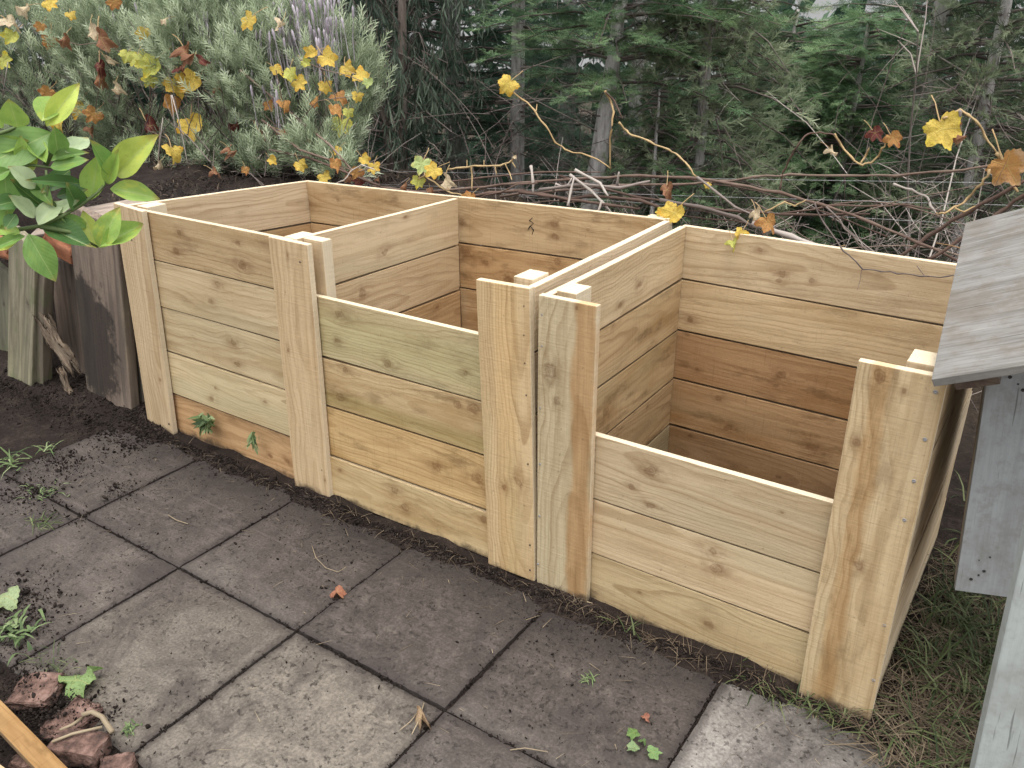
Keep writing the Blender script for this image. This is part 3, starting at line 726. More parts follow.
# bare soil at the left
n = 5200
x = nr.uniform(-3.2, -1.9, n); y = nr.normal(-0.05, 0.11, n); y = np.clip(y, -0.6, 0.2); pts.append((x, y, nr.gamma(1.3, 0.0018, n) + 0.001, np.maximum(height(x, y), np.where(y < -.02, .001, -1))))
# dirt lying over the bricks
for cx, cy, rr, n, zz in ((-.92, -1.17, .04, 260, .045), (-.78, -1.18, .05, 420, .032), (-.68, -1.2, .05, 200, .045), (-.85, -1.22, .09, 600, .01)):
    x = nr.normal(cx, rr, n); y = nr.normal(cy, rr * .7, n); pts.append((x, y, nr.gamma(1.5, 0.0012, n) + 0.0008, np.full(n, zz) * nr.uniform(.2, 1.1, n)))
# grit packed in the joints
for xv in (-1.635, -1.058, -0.487, 0.088, 0.672):
    n = 420; y = nr.uniform(-1.16, -.02, n); k = vnoise(y * 3, y * 0 + xv, 3.0, 1) > -.35; y = y[k]; pts.append((np.full(len(y), xv) + nr.normal(0, .005, len(y)), y, nr.gamma(1.4, .0011, len(y)) + .0008, np.full(len(y), -.004)))
n = 1300; x = nr.uniform(-2.2, 1.2, n); k = vnoise(x * 3, x * 0, 3.0, 2) > -.3; x = x[k]; pts.append((x, -.592 + nr.normal(0, .005, len(x)), nr.gamma(1.4, .0011, len(x)) + .0008, np.full(len(x), -.004)))
# clods on the left weeds
for cx, cy, rr, n in ((-1.95, -0.62, 0.10, 700), (-1.62, -.62, .05, 60), (-1.32, -1.0, 0.11, 900), (-1.2, -1.12, 0.1, 500), (-2.05, -0.42, 0.09, 500), (-.75, -1.22, .12, 900), (-1.68, -.40, .05, 160), (-.85, -1.2, .08, 500), (-.62, -1.2, .05, 300)):
    x = nr.normal(cx, rr, n); y = nr.normal(cy, rr * .6, n); pts.append((x, y, nr.gamma(1.3, 0.0016, n) + 0.0008, np.zeros(n) + np.abs(nr.normal(0, .006, n))))
x = np.concatenate([p[0] for p in pts]); y = np.concatenate([p[1] for p in pts]); s = np.concatenate([p[2] for p in pts]); z = np.concatenate([p[3] for p in pts])
z = np.where(np.abs(z) < 1e-9, 0.0, z)
crumbs('soil_crumbs', np.stack([x, y, np.maximum(z, np.where((x > -2.2) & (y > -1.165) & (y < -.02), -0.004, -1)) + s * 0.3], 1), s, nr.beta(2, 2.5, len(s)), 'loose crumbs of dark soil along the foot of the boxes and over the slabs')

BL_V = np.array([(0, -.5, 0), (0, .5, 0), (.4, -.42, .0), (.4, .42, .0), (.75, -.28, 0), (.75, .28, 0), (1, -.03, 0), (1, .03, 0)], float)
BL_F = np.array([(0, 2, 3, 1), (2, 4, 5, 3), (4, 6, 7, 5)])
def blades(name, P, L, Wd, lean, mat, var, label, cat, bend=0.5, parent=None, kind='stuff'):
    n = len(P); az = nr.uniform(0, 2 * np.pi, n)
    D = np.stack([np.cos(az), np.sin(az), 0 * az], 1)
    t = BL_V[:, 0]
    V = np.zeros((n, 8, 3)); side = np.stack([-np.sin(az), np.cos(az), 0 * az], 1)
    bn = bend * nr.uniform(0.4, 1.6, n)
    for i in range(8):
        ang = lean + bn * t[i]
        out = np.sin(ang) * t[i] * L; up = np.cos(ang) * t[i] * L
        V[:, i] = P + D * out[:, None] + np.array([0, 0, 1.0]) * up[:, None] + side * (BL_V[i, 1] * Wd)[:, None]
    Fq = (BL_F[None] + (np.arange(n) * 8)[:, None, None]).reshape(-1, 4)
    o = np_mesh(name, V.reshape(-1, 3), Fq, np.repeat(var, 8), mat, parent)
    if parent is None: tag(o, label, cat, kind=kind)
    return o
# green grass right of the boxes
gp = []
for cx, cy, rx, ry, n in ((1.17, 0.62, 0.05, 0.10, 150), (1.25, 0.42, 0.045, 0.07, 130), (1.16, 0.30, 0.04, 0.09, 90), (1.30, .62, .06, .1, 120), (1.32, 0.25, .06, .08, 120), (1.17, 0.02, .05, .05, 45), (1.33, -.02, .06, .05, 50), (1.2, 1.1, .15, .2, 90), (1.22, -.1, .08, .04, 40)):
    gp.append(np.stack([nr.normal(cx, rx, n), nr.normal(cy, ry, n)], 1))
gp = np.concatenate(gp); k = gp[:, 0] > 1.075; gp = gp[k]
n = len(gp)
blades('grass', np.column_stack([gp, height(gp[:, 0], gp[:, 1])]), nr.uniform(.05, .17, n), nr.uniform(.003, .0075, n), nr.uniform(.1, 1.0, n), GRASS, nr.beta(2, 2, n), 'green grass growing between the right box and the grey hutch', 'grass', 0.8)
# flattened dead grass
n = 5200
x = nr.uniform(1.06, 1.55, n); y = nr.uniform(-.35, .95, n) - 0.0
k = (nr.random(n) < np.clip(1.1 - np.abs(y - .1) * 1.0, .15, 1)) & ((y > -.03) | (x > 1.0 - y * .8)); x, y = x[k], y[k]; n = len(x)
z = height(x, y) + np.abs(nr.normal(0, .012, n)) + .002
blades('dead_grass', np.stack([x, y, z], 1), nr.uniform(.05, .16, n), nr.uniform(.0012, .0032, n), nr.uniform(1.25, 1.6, n), STRAW, nr.beta(1.6, 2.2, n) * .8, 'flattened dead grass on the soil beside the right box', 'dead grass', 0.1)
n = 3600
x = nr.uniform(-4.6, -1.3, n); y = nr.uniform(1.1, 2.3, n)
blades('leaf_litter', np.stack([x, y, height(x, y) + nr.uniform(.0, .05, n)], 1), nr.uniform(.02, .09, n), nr.uniform(.002, .010, n), nr.uniform(.7, 1.9, n), DUFF, nr.beta(1.2, 3.0, n), 'dead leaves and stems lying on the bank under the lavender', 'leaf litter', .6)
n = 1500
x = nr.uniform(-2.9, -2.12, n); y = nr.uniform(.15, 1.1, n)
blades('bank_litter', np.stack([x, y, height(x, y) + nr.uniform(.0, .03, n)], 1), nr.uniform(.02, .07, n), nr.uniform(.002, .010, n), nr.uniform(.7, 1.7, n), DUFF, nr.beta(1.2, 3.2, n), 'dead leaves on the soil behind the old timbers', 'leaf litter', .6)
# thin grass and rootlets along the box foot
n = 330
x = np.concatenate([nr.uniform(.1, 1.08, 210), nr.uniform(-.9, .1, 80), nr.uniform(-2.1, -.9, 40)]); y = -.018 - np.abs(nr.normal(0, .028, n))
blades('rootlets', np.stack([x, y, np.maximum(height(x, y), 0) + .006], 1), nr.uniform(.025, .085, n), nr.uniform(.001, .0028, n), nr.uniform(.9, 1.6, n), STRAW, nr.beta(1.3, 3.6, n) * .8, 'pale rootlets and dry stems in the soil under the front of the boxes', 'rootlets', 0.4)
n = 110
x = np.concatenate([nr.normal(.78, .03, 26), nr.normal(.88, .05, 34), nr.normal(1.0, .06, 40), nr.normal(.35, .05, 10)]); y = -.03 - np.abs(nr.normal(0, .02, n))
blades('grass_tufts', np.stack([x, y, np.zeros(n) + .004], 1), nr.uniform(.03, .08, n), nr.uniform(.003, .006, n), nr.uniform(.3, 1.2, n), GRASS, nr.beta(2.5, 2, n), 'short grass shoots along the foot of the right box', 'grass', 0.7)
# litter of bits on the slabs
n = 170
x = nr.uniform(-1.9, 1.0, n); y = -.05 - nr.exponential(.35, n); k = y > -1.15; x, y = x[k], y[k]; n = len(x)
blades('straw_litter', np.stack([x, y, np.full(n, .0045)], 1), nr.uniform(.012, .06, n), nr.uniform(.0008, .002, n), np.full(n, 1.52), STRAW, nr.beta(2, 2, n), 'scattered bits of dry straw on the slabs', 'straw', 0.05)


SC.cycles.max_bounces = 6; SC.cycles.diffuse_bounces = 4; SC.cycles.glossy_bounces = 2; SC.cycles.transmission_bounces = 3
# ------------------------------------------------------------------ grey hutch at the right
hutch = thing('hutch', 'grey weathered plywood hutch with a sloping lid at the right edge, overhanging the right box', 'hutch', (1.45, 0.2, 0))
P0 = ony(928, 380, -0.09)
U = (ony(1024, 365, -0.09) - P0).normalized()
Vv = ony(968, 222, 0.70) - P0
NL = U.cross(Vv).normalized()
lidc = P0 + Vv / 2
lid = board('lid', lidc, lidc + U * 0.8, Vv.length, 0.019, NL, LIDPLY, hutch, bev=0.0015)
lid.data.materials.append(PLYEDGE)
for p in lid.data.polygons:
    if abs(p.normal.z) < 0.7: p.material_index = 1
for k in range(2):   # ply lines on the lid edge
    pass
AZ = math.radians(14)
RT = Vector((math.cos(AZ), math.sin(AZ), 0.0))
NF = Vector((math.sin(AZ), -math.cos(AZ), 0.0))
bl, tl_ = ony(955, 590, 0.10), ony(985, 390, 0.10)
UPD = (tl_ - bl).normalized()
R2 = (RT - UPD * RT.dot(UPD)).normalized()
L_ = 0.62 + 0.06
pa = bl + R2 * 0.33
pan = board('front_panel', pa, pa + UPD * L_, 0.66, 0.018, NF, PANELPLY, hutch, bev=0.001)
fa = bl - NF * 0.0185 + R2 * 0.022
board('corner_batten', fa, fa + UPD * (L_ - 0.02), 0.04, 0.032, NF, OLDWOOD, hutch, tint=(2.0, 2.0, 2.0))
sp_ = bl - NF * 0.052 + R2 * 0.16
sa_ = sp_ - NF * 0.3
o = board('side_panel', sa_, sa_ + UPD * (L_ + .02), 0.6, 0.018, -R2, PANELPLY, hutch, bev=0.001)
q1, q2 = ony(1024, 545, -0.15), ony(975, 768, -0.15)
dl = (q1 - q2).normalized(); f0 = q2 - dl * ((q2.z + 0.03) / dl.z)
RL = (RT - dl * RT.dot(dl)).normalized()
la = f0 + RL * 0.05
board('leg', la, la + dl * 1.05, 0.10, 0.045, NF, LEGPAINT, hutch, bev=0.004)
la2 = la + RT * 0.62
board('leg', la2, la2 + dl * 1.05, 0.10, 0.045, NF, LEGPAINT, hutch, bev=0.004)
m0 = ony(955, 388, 0.0); m1 = ony(986, 387, 0.012)
VH = Vv.normalized()
bt0 = P0 + U * 0.078 + VH * 0.03 - NL * 0.0195
board('lid_batten', bt0, bt0 + VH * 0.6, 0.085, 0.036, NL, DARKBATTEN, hutch)
for (a, b, r) in ((1010, 377, 0.006), (1023, 390, 0.006), (1018, 384, .0035), (971, 579, 0.0055), (984, 571, 0.0055), (978.6, 575, 0.0035), (990, 557, .003), (979, 560, .002)):
    r *= .72
    d = ray(a, b); q = CAM + d * ((bl - CAM).dot(NF) / d.dot(NF)) + NF * 0.0008
    mb = MB()
    e1 = RT; e2 = Vector((0, 0, 1)); e2 = (e2 - NF * e2.dot(NF)).normalized()
    ri = [[q + (e1 * math.cos(t) + e2 * math.sin(t)) * r * k + NF * hgt for t in [i * math.pi / 6 for i in range(12)]] for k, hgt in ((1, 0), (.75, .0016), (.3, .0004))]
    mb.add(ri[0] + ri[1] + ri[2], [(i + s * 12, (i + 1) % 12 + s * 12, 12 + (i + 1) % 12 + s * 12, 12 + i + s * 12) for s in (0, 1) for i in range(12)] + [tuple(range(24, 36))])
    o = mb.build('bolt', DARKMETAL, None, loc=q)
    o.parent = pan; o.matrix_basis = (hutch.matrix_basis @ pan.matrix_basis).inverted() @ Matrix.Translation(q)

# ------------------------------------------------------------------ old timbers and rubble at the left
def px_board(name, label, cat, bot, top, wpx, y, mat, t=0.03, tint=(1, 1, 1), nrm=(0, -1, 0), group=None, ytop=None, stain=0.3):
    A = ony(bot[0], bot[1], y); B = ony(top[0], top[1], y if ytop is None else ytop)
    A = A + (A - B).normalized() * 0.03
    h = (ony(bot[0] + wpx / 2, bot[1], y) - ony(bot[0] - wpx / 2, bot[1], y)).length
    o = board(name, A, B, h, t, nrm, mat, None, tint=tint, stain=stain, bev=0.006, warp=0.004, knots=rknots((B - A).length, h, 1))
    tag(o, label, cat, group)
    return o
G1 = 'old timbers standing at the left of the boxes'
px_board('old_board', 'wide old board with a black stain, standing just left of the pine boxes', 'timber', (110, 414), (90, 216), 38, 0.0, OLDBLACK, 0.045, (1.25, 1.15, 1.05), group=G1)
px_board('old_board', 'narrow grey strip of timber squeezed between the stained board and the pine box', 'timber', (136, 408), (118, 222), 13, 0.06, OLDWOOD, 0.03, (1.3, 1.35, 1.25), group=G1)
px_board('old_board', 'short reddish grey board leaning behind the loose bark', 'timber', (82, 388), (66, 262), 30, 0.09, OLDWOOD, 0.025, (1.4, 1.3, 1.22), group=G1, ytop=0.13)
px_board('old_board', 'greenish weathered stake left of the dark hollow, the left one of a pair', 'timber', (19, 408), (21, 240), 18, -0.07, OLDMOSS, 0.05, (1.3, 1.3, 1.15), group=G1)
px_board('old_board', 'brownish weathered stake beside the dark hollow, the right one of a pair', 'timber', (34, 408), (35, 246), 14, -0.045, OLDMOSS, 0.05, (1.0, .9, .85), group=G1)
px_board('old_board', 'dim greenish board slanting at the left edge of the photo', 'timber', (4, 402), (-6, 262), 20, 0.05, OLDMOSS, 0.03, (.75, .8, .7), group=G1)
o = board('old_board', ony(40, 226, 0.10), ony(140, 206, 0.13), 0.17, 0.045, (0.05, -0.45, 0.9), OLDWOOD, None, tint=(2.1, 2.05, 2.0), stain=.2, bev=.008, warp=.004)
tag(o, 'pale grey plank lying flat on top of the old stakes behind the lemon leaves', 'timber', G1)
def rock(name, mat, c, size, rot, label, cat, group=None, sub=5, amp=0.12, box=True):
    bm = bmesh.new(); bmesh.ops.create_cube(bm, size=1.0)
    bmesh.ops.bevel(bm, geom=bm.edges[:], offset=0.07, segments=2, profile=0.5, affect='EDGES')
    bmesh.ops.subdivide_edges(bm, edges=bm.edges[:], cuts=sub, use_grid_fill=True)
    sx = rnd.uniform(0, 9)
    for v in bm.verts:
        q = v.co
        v.co += Vector((math.sin(q.y * 7 + sx) * math.cos(q.z * 9), math.sin(q.x * 6 + sx) * math.cos(q.z * 8 + 1), math.sin(q.x * 8 + q.y * 5 + sx))) * amp * 0.5
        v.co += Vector((rnd.uniform(-1, 1), rnd.uniform(-1, 1), rnd.uniform(-1, 1))) * amp * 0.16
        v.co = Vector((v.co.x * size[0], v.co.y * size[1], v.co.z * size[2]))
    me = bpy.data.meshes.new(name); bm.to_mesh(me); bm.free(); me.materials.append(mat)
    me.polygons.foreach_set('use_smooth', [True] * len(me.polygons)); o = put(bpy.data.objects.new(name, me)); o.location = c; o.rotation_euler = rot
    return tag(o, label, cat, group)
rock('loose_bark', BARK, ony(58, 345, -0.02), (0.075, 0.022, 0.25), (0.1, -0.32, 0.25), 'flaking slab of pale bark leaning in the dark hollow between stakes and stained board', 'bark', sub=4, amp=0.35)
rock('loose_bark', BARK, ony(68, 388, -0.035), (0.055, 0.02, 0.16), (0.1, -0.25, -0.2), 'lower splintered piece of bark at the foot of the flaking slab', 'bark', sub=4, amp=0.35)
rock('broken_tile', TERRA, ony(66, 245, 0.085), (0.17, 0.10, 0.085), (0.1, 0.45, 0.2), 'red clay block wedged behind the drooping lemon leaf above the hollow', 'tile', 'broken clay pieces', amp=0.06)
rock('broken_tile', TERRA, ony(2, 247, 0.05), (0.22, 0.10, 0.065), (0, 0.1, 0.1), 'red clay block behind the stakes at the left edge', 'tile', 'broken clay pieces', amp=0.06)
rock('brick', BRICK, onz(37, 692, 0.014) , (0.12, 0.11, 0.036), (0.08, -0.1, 0.5), 'broken pinkish brick half buried beside the pale slab, the upper one', 'brick', 'broken bricks at the slab edge', amp=0.12)
rock('brick', BRICK, onz(72, 722, 0.008), (0.09, 0.12, 0.03), (0.1, 0.1, 0.1), 'crumbled brick under dry leaf bits, the middle one', 'brick', 'broken bricks at the slab edge', amp=0.2)
rock('brick', BRICK, onz(80, 748, 0.018), (0.13, 0.075, 0.055), (0.02, 0.06, 0.45), 'squared red brick end below the dry leaf strips', 'brick', 'broken bricks at the slab edge', amp=0.05)
rock('brick', BRICK, onz(118, 768, 0.0), (0.08, 0.06, 0.035), (0.05, 0.0, 0.8), 'dull brick chip at the bottom edge near the slab joint', 'brick', 'broken bricks at the slab edge', amp=0.15)
rock('brick', BRICK, onz(30, 762, 0.0), (0.08, 0.05, 0.03), (0.05, 0.0, 0.3), 'red brick chip showing between the two pine offcuts', 'brick', 'broken bricks at the slab edge', amp=0.15)
pA, pB = (onz(-40, 672, 0.085) , onz(88, 806, 0.075))
board('timber_offcut', pA, pB, 0.048, 0.03, (0.05, -0.1, 1), PINE, None, tint=(0.54, 0.41, 0.255), stain=.9, fresh_lit_edge=0.2, bev=.004)
o = bpy.data.objects['timber_offcut']; tag(o, 'golden brown pine offcut lying across the bricks in the bottom left corner', 'offcut')
o = board('timber_offcut', onz(-60, 735, 0.05), onz(30, 800, 0.05), 0.05, 0.03, (0.05, -0.1, 1), PINE, None, tint=(0.85, 0.75, 0.62), stain=.2, bev=.004)
tag(o, 'paler pine offcut cut off by the very bottom left corner of the photo', 'offcut')

# ------------------------------------------------------------------ leaf meshes
def lemon_mesh(k):
    r_ = random.Random(40 + k); nu, nv = 12, 8
    fold = [0.10, 0.22, 0.34, 0.05][k % 4]; curl = [0.10, 0.25, -0.12, 0.35][k % 4]
    vs, fs = [], []
    for i in range(nu + 1):
        t = i / nu
        wdt = (math.sin(math.pi * min(1, t ** 0.85)) ** 0.9) * 0.5 * (1 - 0.08 * t)
        if i == nu: wdt = 0.004
        if i == 0: wdt = 0.012
        for j in range(nv + 1):
            u = -1 + 2 * j / nv
            z = fold * abs(u) * wdt * 1.2 - curl * (t - 0.4) ** 2 + 0.012 * math.sin(t * 17 + u * 3 + k) * abs(u)
            vs.append((t, u * wdt, z))
    for i in range(nu):
        for j in range(nv):
            a = i * (nv + 1) + j; fs.append((a, a + nv + 1, a + nv + 2, a + 1))
    me = bpy.data.meshes.new('leaf'); me.from_pydata(vs, [], fs); me.materials.append(LEMON)
    me.polygons.foreach_set('use_smooth', [True] * len(fs)); me.update(); return me
LM = [lemon_mesh(k) for k in range(4)]
LT_ = []
for k_ in range(6):
    q = random.Random(80 + k_); f_ = lambda v: v * q.uniform(.86, 1.14)
    LT_.append([(-180, .20), (-150, f_(.40)), (-112, f_(.48)), (-84, f_(.38)), (-55, f_(.52)), (-28, f_(.40)), (0, f_(.60)), (28, f_(.40)), (55, f_(.52)), (84, f_(.38)), (112, f_(.48)), (150, f_(.40)), (180, .20)])
def vine_mesh(k, curl):
    r_ = random.Random(60 + k); na = 72; rings = [0.0, 0.3, 0.6, 0.85, 1.0]
    vs, fs = [(0, 0, 0)], []
    ph = r_.uniform(0, 6)
    for ri in rings[1:]:
        for i in range(na):
            a = 2 * math.pi * i / na
            am = (math.degrees(a) + 180) % 360 - 180
            tb = LT_[k % len(LT_)]
            lob = 0.3
            for (a0, r0_), (a1, r1_) in zip(tb, tb[1:]):
                if a0 <= am <= a1:
                    q_ = (am - a0) / (a1 - a0); q_ = q_ * q_ * (3 - 2 * q_); lob = r0_ + (r1_ - r0_) * q_
            lob *= 1 + 0.05 * math.sin(am * .27 + k) * math.cos(am * .11) + 0.035 * math.sin(am * 0.43 + 2 * k)
            notch = 0.0
            R = (lob - notch) * ri
            if ri < 1: R = (0.5 - 0.2 * notch + (lob - 0.5) * ri) * ri
            x, y = R * math.cos(a), R * math.sin(a)
            z = (0.30 + .16 * (k % 3)) * abs(y) - curl * (x * x * 0.9 + y * y * 1.5) + 0.06 * math.sin(a * 3 + ph) * ri * ri + 0.03 * math.sin(a * 7 + ph * 2) * ri * ri + curl * 0.35 * math.sin(a * 2 + ph) * ri ** 2
            if curl > 0.9:
                y = y * (1 - 0.45 * ri); 
            vs.append((x, y, z))
    for i in range(na): fs.append((0, 1 + i, 1 + (i + 1) % na))
    for q in range(len(rings) - 2):
        for i in range(na):
            a = 1 + q * na + i; b = 1 + q * na + (i + 1) % na
            fs.append((a, a + na, b + na, b))
    me = bpy.data.meshes.new('leaf'); me.from_pydata(vs, [], fs); me.materials.append(VLEAF)
    me.polygons.foreach_set('use_smooth', [True] * len(fs)); me.update(); return me
pm_ = MB(); pm_.tube([(-.20, 0, 0.0), (-.45, .02, -.05), (-.75, .07, -.16), (-1.0, .08, -.34)], [.022, .018, .016, .02], 5, .6)
PETM = bpy.data.meshes.new('petiole'); PETM.from_pydata(pm_.v, [], pm_.f); PETM.attributes.new('var', 'FLOAT', 'POINT').data.foreach_set('value', pm_.a); PETM.materials.append(CANETAN); PETM.update()
VM = [vine_mesh(k, c) for k, c in enumerate((0.15, 0.4, -0.3, 0.6, 1.1, 1.5))]
def basis(X, Nn, P, s, wv=1.0):
    X = X.normalized(); Y = Nn.cross(X).normalized(); Z = X.cross(Y)
    return Matrix(((X.x * s, Y.x * s * wv, Z.x * s, P.x), (X.y * s, Y.y * s * wv, Z.y * s, P.y), (X.z * s, Y.z * s * wv, Z.z * s, P.z), (0, 0, 0, 1)))
def rv(a=1.0): return Vector((rnd.uniform(-a, a), rnd.uniform(-a, a), rnd.uniform(-a, a)))

# ------------------------------------------------------------------ lemon tree reaching in from the left
LD = 1.75
lem = thing('lemon_tree', 'lemon tree branch with glossy green and lime leaves reaching in from the left edge', 'tree', (-1.9, -1.45, 0))
def lem_pt(px, py, dd=0.0): return atd(px, py, LD + dd)
base_t = Vector((-1.9, -1.45, -0.02))
mb = MB()
mb.tube([base_t, base_t + Vector((0.03, 0.02, .5)), base_t + Vector((0.1, .02, .95)), base_t + Vector((.3, .03, 1.25))], [.035, .03, .024, .018], 8)
mb.build('trunk', TRUNK, lem)
LSTEM = foliage_mat('lemon_stem_bark', (0.05, 0.07, 0.025), (0.10, 0.14, 0.05), (0.17, 0.22, 0.08), 0.0, 0.6, 6)
brs = [[(-30, 236), (10, 231), (40, 226), (62, 216), (80, 206), (98, 192), (112, 176)], [(40, 226), (70, 232), (98, 247)], [(-30, 172), (8, 167), (32, 165), (52, 168)], [(45, 165), (52, 152), (56, 130)], [(-30, 190), (6, 200), (36, 214), (44, 224)], [(62, 216), (48, 196), (46, 170)], [(-20, 140), (10, 130), (18, 126)]]
top = base_t + Vector((.3, .03, 1.25))
hub = lem_pt(-105, 195)
m_ = MB(); m_.tube([top, top.lerp(hub, .35) + Vector((0, .03, .05)), top.lerp(hub, .7) + Vector((0, -.02, .04)), hub], [.017, .013, .010, .007], 7, .3); m_.build('branch', LSTEM, lem)
for k, b in enumerate(brs):
    pl = [lem_pt(x, y, rnd.uniform(-.015, .015)) for x, y in b]
    if b[0][0] < 0: pl = [hub, hub.lerp(pl[0], .5) + Vector((0, 0, .012))] + pl
    m_ = MB(); m_.tube(pl, [0.0055 - 0.0035 * i / (len(pl) - 1) for i in range(len(pl))], 6, 0.5)
    m_.build('branch', LSTEM, lem)
DK, MD, LT, YL, PL = (0.085, 0.18, 0.05), (0.175, 0.31, 0.075), (0.31, 0.46, 0.10), (0.47, 0.56, 0.11), (0.40, 0.49, 0.27)
LV = [  # base, tip, width ratio, colour, normal style, yellow
 ((18, 128), (10, 103), .62, LT, 0, .2), ((42, 120), (54, 97), .75, LT, 0, .5), ((46, 126), (76, 87), .42, YL, 1, .3), ((52, 132), (-16, 166), .5, MD, 0, 0), ((4, 128), (-14, 112), .5, LT, 0, 0),
 ((58, 154), (54, 128), .6, MD, 0, 0), ((66, 152), (86, 138), .6, PL, 2, 0), ((24, 165), (21, 139), .55, LT, 0, .2), ((46, 163), (30, 141), .5, LT, 0, .3), ((50, 167), (84, 160), .45, MD, 0, .2),
 ((50, 160), (84, 152), .35, MD, 2, 0), ((112, 176), (91, 143), .45, MD, 2, .1), ((114, 176), (151, 139), .5, YL, 1, .7), ((110, 188), (155, 197), .5, LT, 0, .6), ((91, 200), (98, 160), .55, LT, 0, .3),
 ((86, 184), (33, 180), .22, DK, 0, 0), ((36, 188), (12, 168), .75, PL, 2, 0), ((30, 170), (38, 158), .6, YL, 0, .3), ((4, 166), (8, 214), .5, MD, 0, 0), ((8, 198), (38, 211), .55, PL, 2, 0),
 ((42, 206), (12, 182), .5, DK, 0, 0), ((48, 214), (76, 201), .45, PL, 2, .2), ((28, 234), (53, 277), .58, MD, 0, .15), ((42, 224), (87, 246), .55, DK, 0, .1), ((96, 248), (84, 214), .5, YL, 0, .4),
 ((99, 248), (117, 211), .55, LT, 0, .7), ((100, 247), (138, 227), .42, LT, 0, .5), ((16, 214), (6, 228), .8, DK, 0, 0), ((38, 224), (60, 202), .6, PL, 2, .1), ((34, 218), (10, 198), .6, PL, 2, 0),
 ((20, 233), (-12, 226), .5, LT, 0, .5), ((25, 235), (-10, 250), .3, MD, 0, .1), ((108, 184), (118, 152), .4, LT, 0, .3), ((60, 217), (88, 226), .4, MD, 0, .3), ((-4, 190), (-12, 232), .55, MD, 0, 0),
 ((78, 208), (66, 184), .5, DK, 0, 0), ((70, 170), (44, 190), .5, DK, 0, 0), ((30, 178), (50, 202), .5, MD, 0, .1), ((10, 170), (-14, 182), .55, MD, 0, 0), ((56, 196), (84, 190), .45, DK, 0, 0), ((20, 200), (-6, 206), .6, DK, 0, 0),
 ((-6, 150), (26, 142), .5, LT, 0, 0), ((-10, 250), (16, 240), .4, YL, 0, .5)]
for i, (b, t, wr, c, sty, yl) in enumerate(LV):
    P = lem_pt(b[0], b[1], rnd.uniform(-.03, .03)); Q = lem_pt(t[0], t[1], rnd.uniform(-.05, .03))
    X = (Q - P) * 1.12; tocam = (CAM - P).normalized()
    Nn = tocam + Vector((0, 0, 0.45 if sty == 0 else (0.9 if sty == 2 else 0.1))) + rv(0.22)
    o = bpy.data.objects.new('leaf', LM[i % 3 if sty != 1 else 1]); put(o, lem)
    o.matrix_basis = lem.matrix_basis.inverted() @ basis(X, Nn, P, X.length, wr * 0.98)
    j = rnd.uniform(0.85, 1.15)
    o['tint'] = [c[0] * j, c[1] * j, c[2] * j]; o['yellow'] = float(yl * .8); o['seed'] = [rnd.uniform(-9, 9) for _ in range(3)]

# ------------------------------------------------------------------ lavender bush
lav = thing('lavender_bush', 'big grey green lavender bush with faded mauve spikes on the bank behind the left bay', 'bush', (-3.4, 1.75, 0.8))
nb = 30
tv, tf = [], []
for i in range(nb):    # a sprig: needle leaves round a short stem
    t0 = (i // 2) / (nb / 2) * 0.75; a = i * 2.4
    d = Vector((0.72, math.cos(a) * 0.7, math.sin(a) * 0.7)).normalized(); l = 0.33 * (1.08 - t0 * 0.5)
    s = d.cross(Vector((1, 0, 0))).normalized() * 0.022; b = Vector((t0, 0, 0))
    n0 = len(tv); tv += [b - s, b + s, b + d * l * .6 + s * .9, b + d * l, b + d * l * .6 - s * .9][:5]
    tf += [(n0, n0 + 1, n0 + 2, n0 + 4), (n0 + 4, n0 + 2, n0 + 3, n0 + 3)]
tfq = np.array([f for f in tf if len(set(f)) == 4] , int)
tft = None
# keep quads only: needle = two quads where tip quad is thin
tv2, tf2 = [], []
for i in range(nb):
    t0 = (i // 2) / (nb / 2) * 0.75; a = i * 2.4
    d = Vector((0.72, math.cos(a) * 0.7, math.sin(a) * 0.7)).normalized(); l = 0.33 * (1.08 - t0 * 0.5)
    s = d.cross(Vector((1, 0, 0))).normalized() * 0.015; b = Vector((t0, 0, 0)); n0 = len(tv2)
    tv2 += [b - s * .6, b + s * .6, b + d * l * .55 + s, b + d * l * .55 - s, b + d * l + s * .2, b + d * l - s * .2]
    tf2 += [(n0, n0 + 1, n0 + 2, n0 + 3), (n0 + 3, n0 + 2, n0 + 4, n0 + 5)]
LVT = np.array([v[:] for v in tv2]); LVF = np.array(tf2)
ells = [  # centre px, py at plane y ; radii ; number ; lower cut
 (ony(300, 85, 1.75), (0.50, 0.42, 0.46), 520, -0.9), (ony(225, 60, 1.75), (0.62, 0.42, 0.50), 640, -0.35), (ony(130, 60, 1.8), (0.68, 0.40, 0.50), 640, -0.25), (ony(30, 70, 1.7), (0.66, 0.45, 0.55), 700, -0.7),
 (ony(250, 150, 1.5), (0.22, 0.15, 0.10), 70, -1), (ony(310, 140, 1.6), (0.30, 0.2, 0.22), 150, -1), (ony(150, 5, 2.4), (1.3, 0.4, 0.42), 650, -0.8), (ony(240, 90, 1.42), (0.17, 0.12, 0.14), 80, -1), (ony(60, 150, 1.5), (0.5, .3, .3), 220, -1), (ony(-60, 100, 1.7), (.6, .5, .7), 350, -1), (ony(105, 105, 1.45), (0.22, .12, .18), 70, -1), (ony(145, 150, 1.5), (.16, .1, .07), 30, -1), (ony(215, 140, 1.6), (.3, .2, .16), 120, -1), (ony(130, 140, 1.7), (.35, .2, .2), 120, -1), (ony(262, 160, 1.3), (.16, .1, .09), 60, -1), (ony(318, 158, 1.27), (.15, .1, .11), 70, -1), (ony(205, 158, 1.35), (.2, .1, .09), 50, -1), (ony(345, 170, 1.25), (.1, .08, .07), 30, -1), (ony(158, 172, 1.3), (.12, .1, .06), 22, -1)]
P, X, Nn, S, vr = [], [], [], [], []
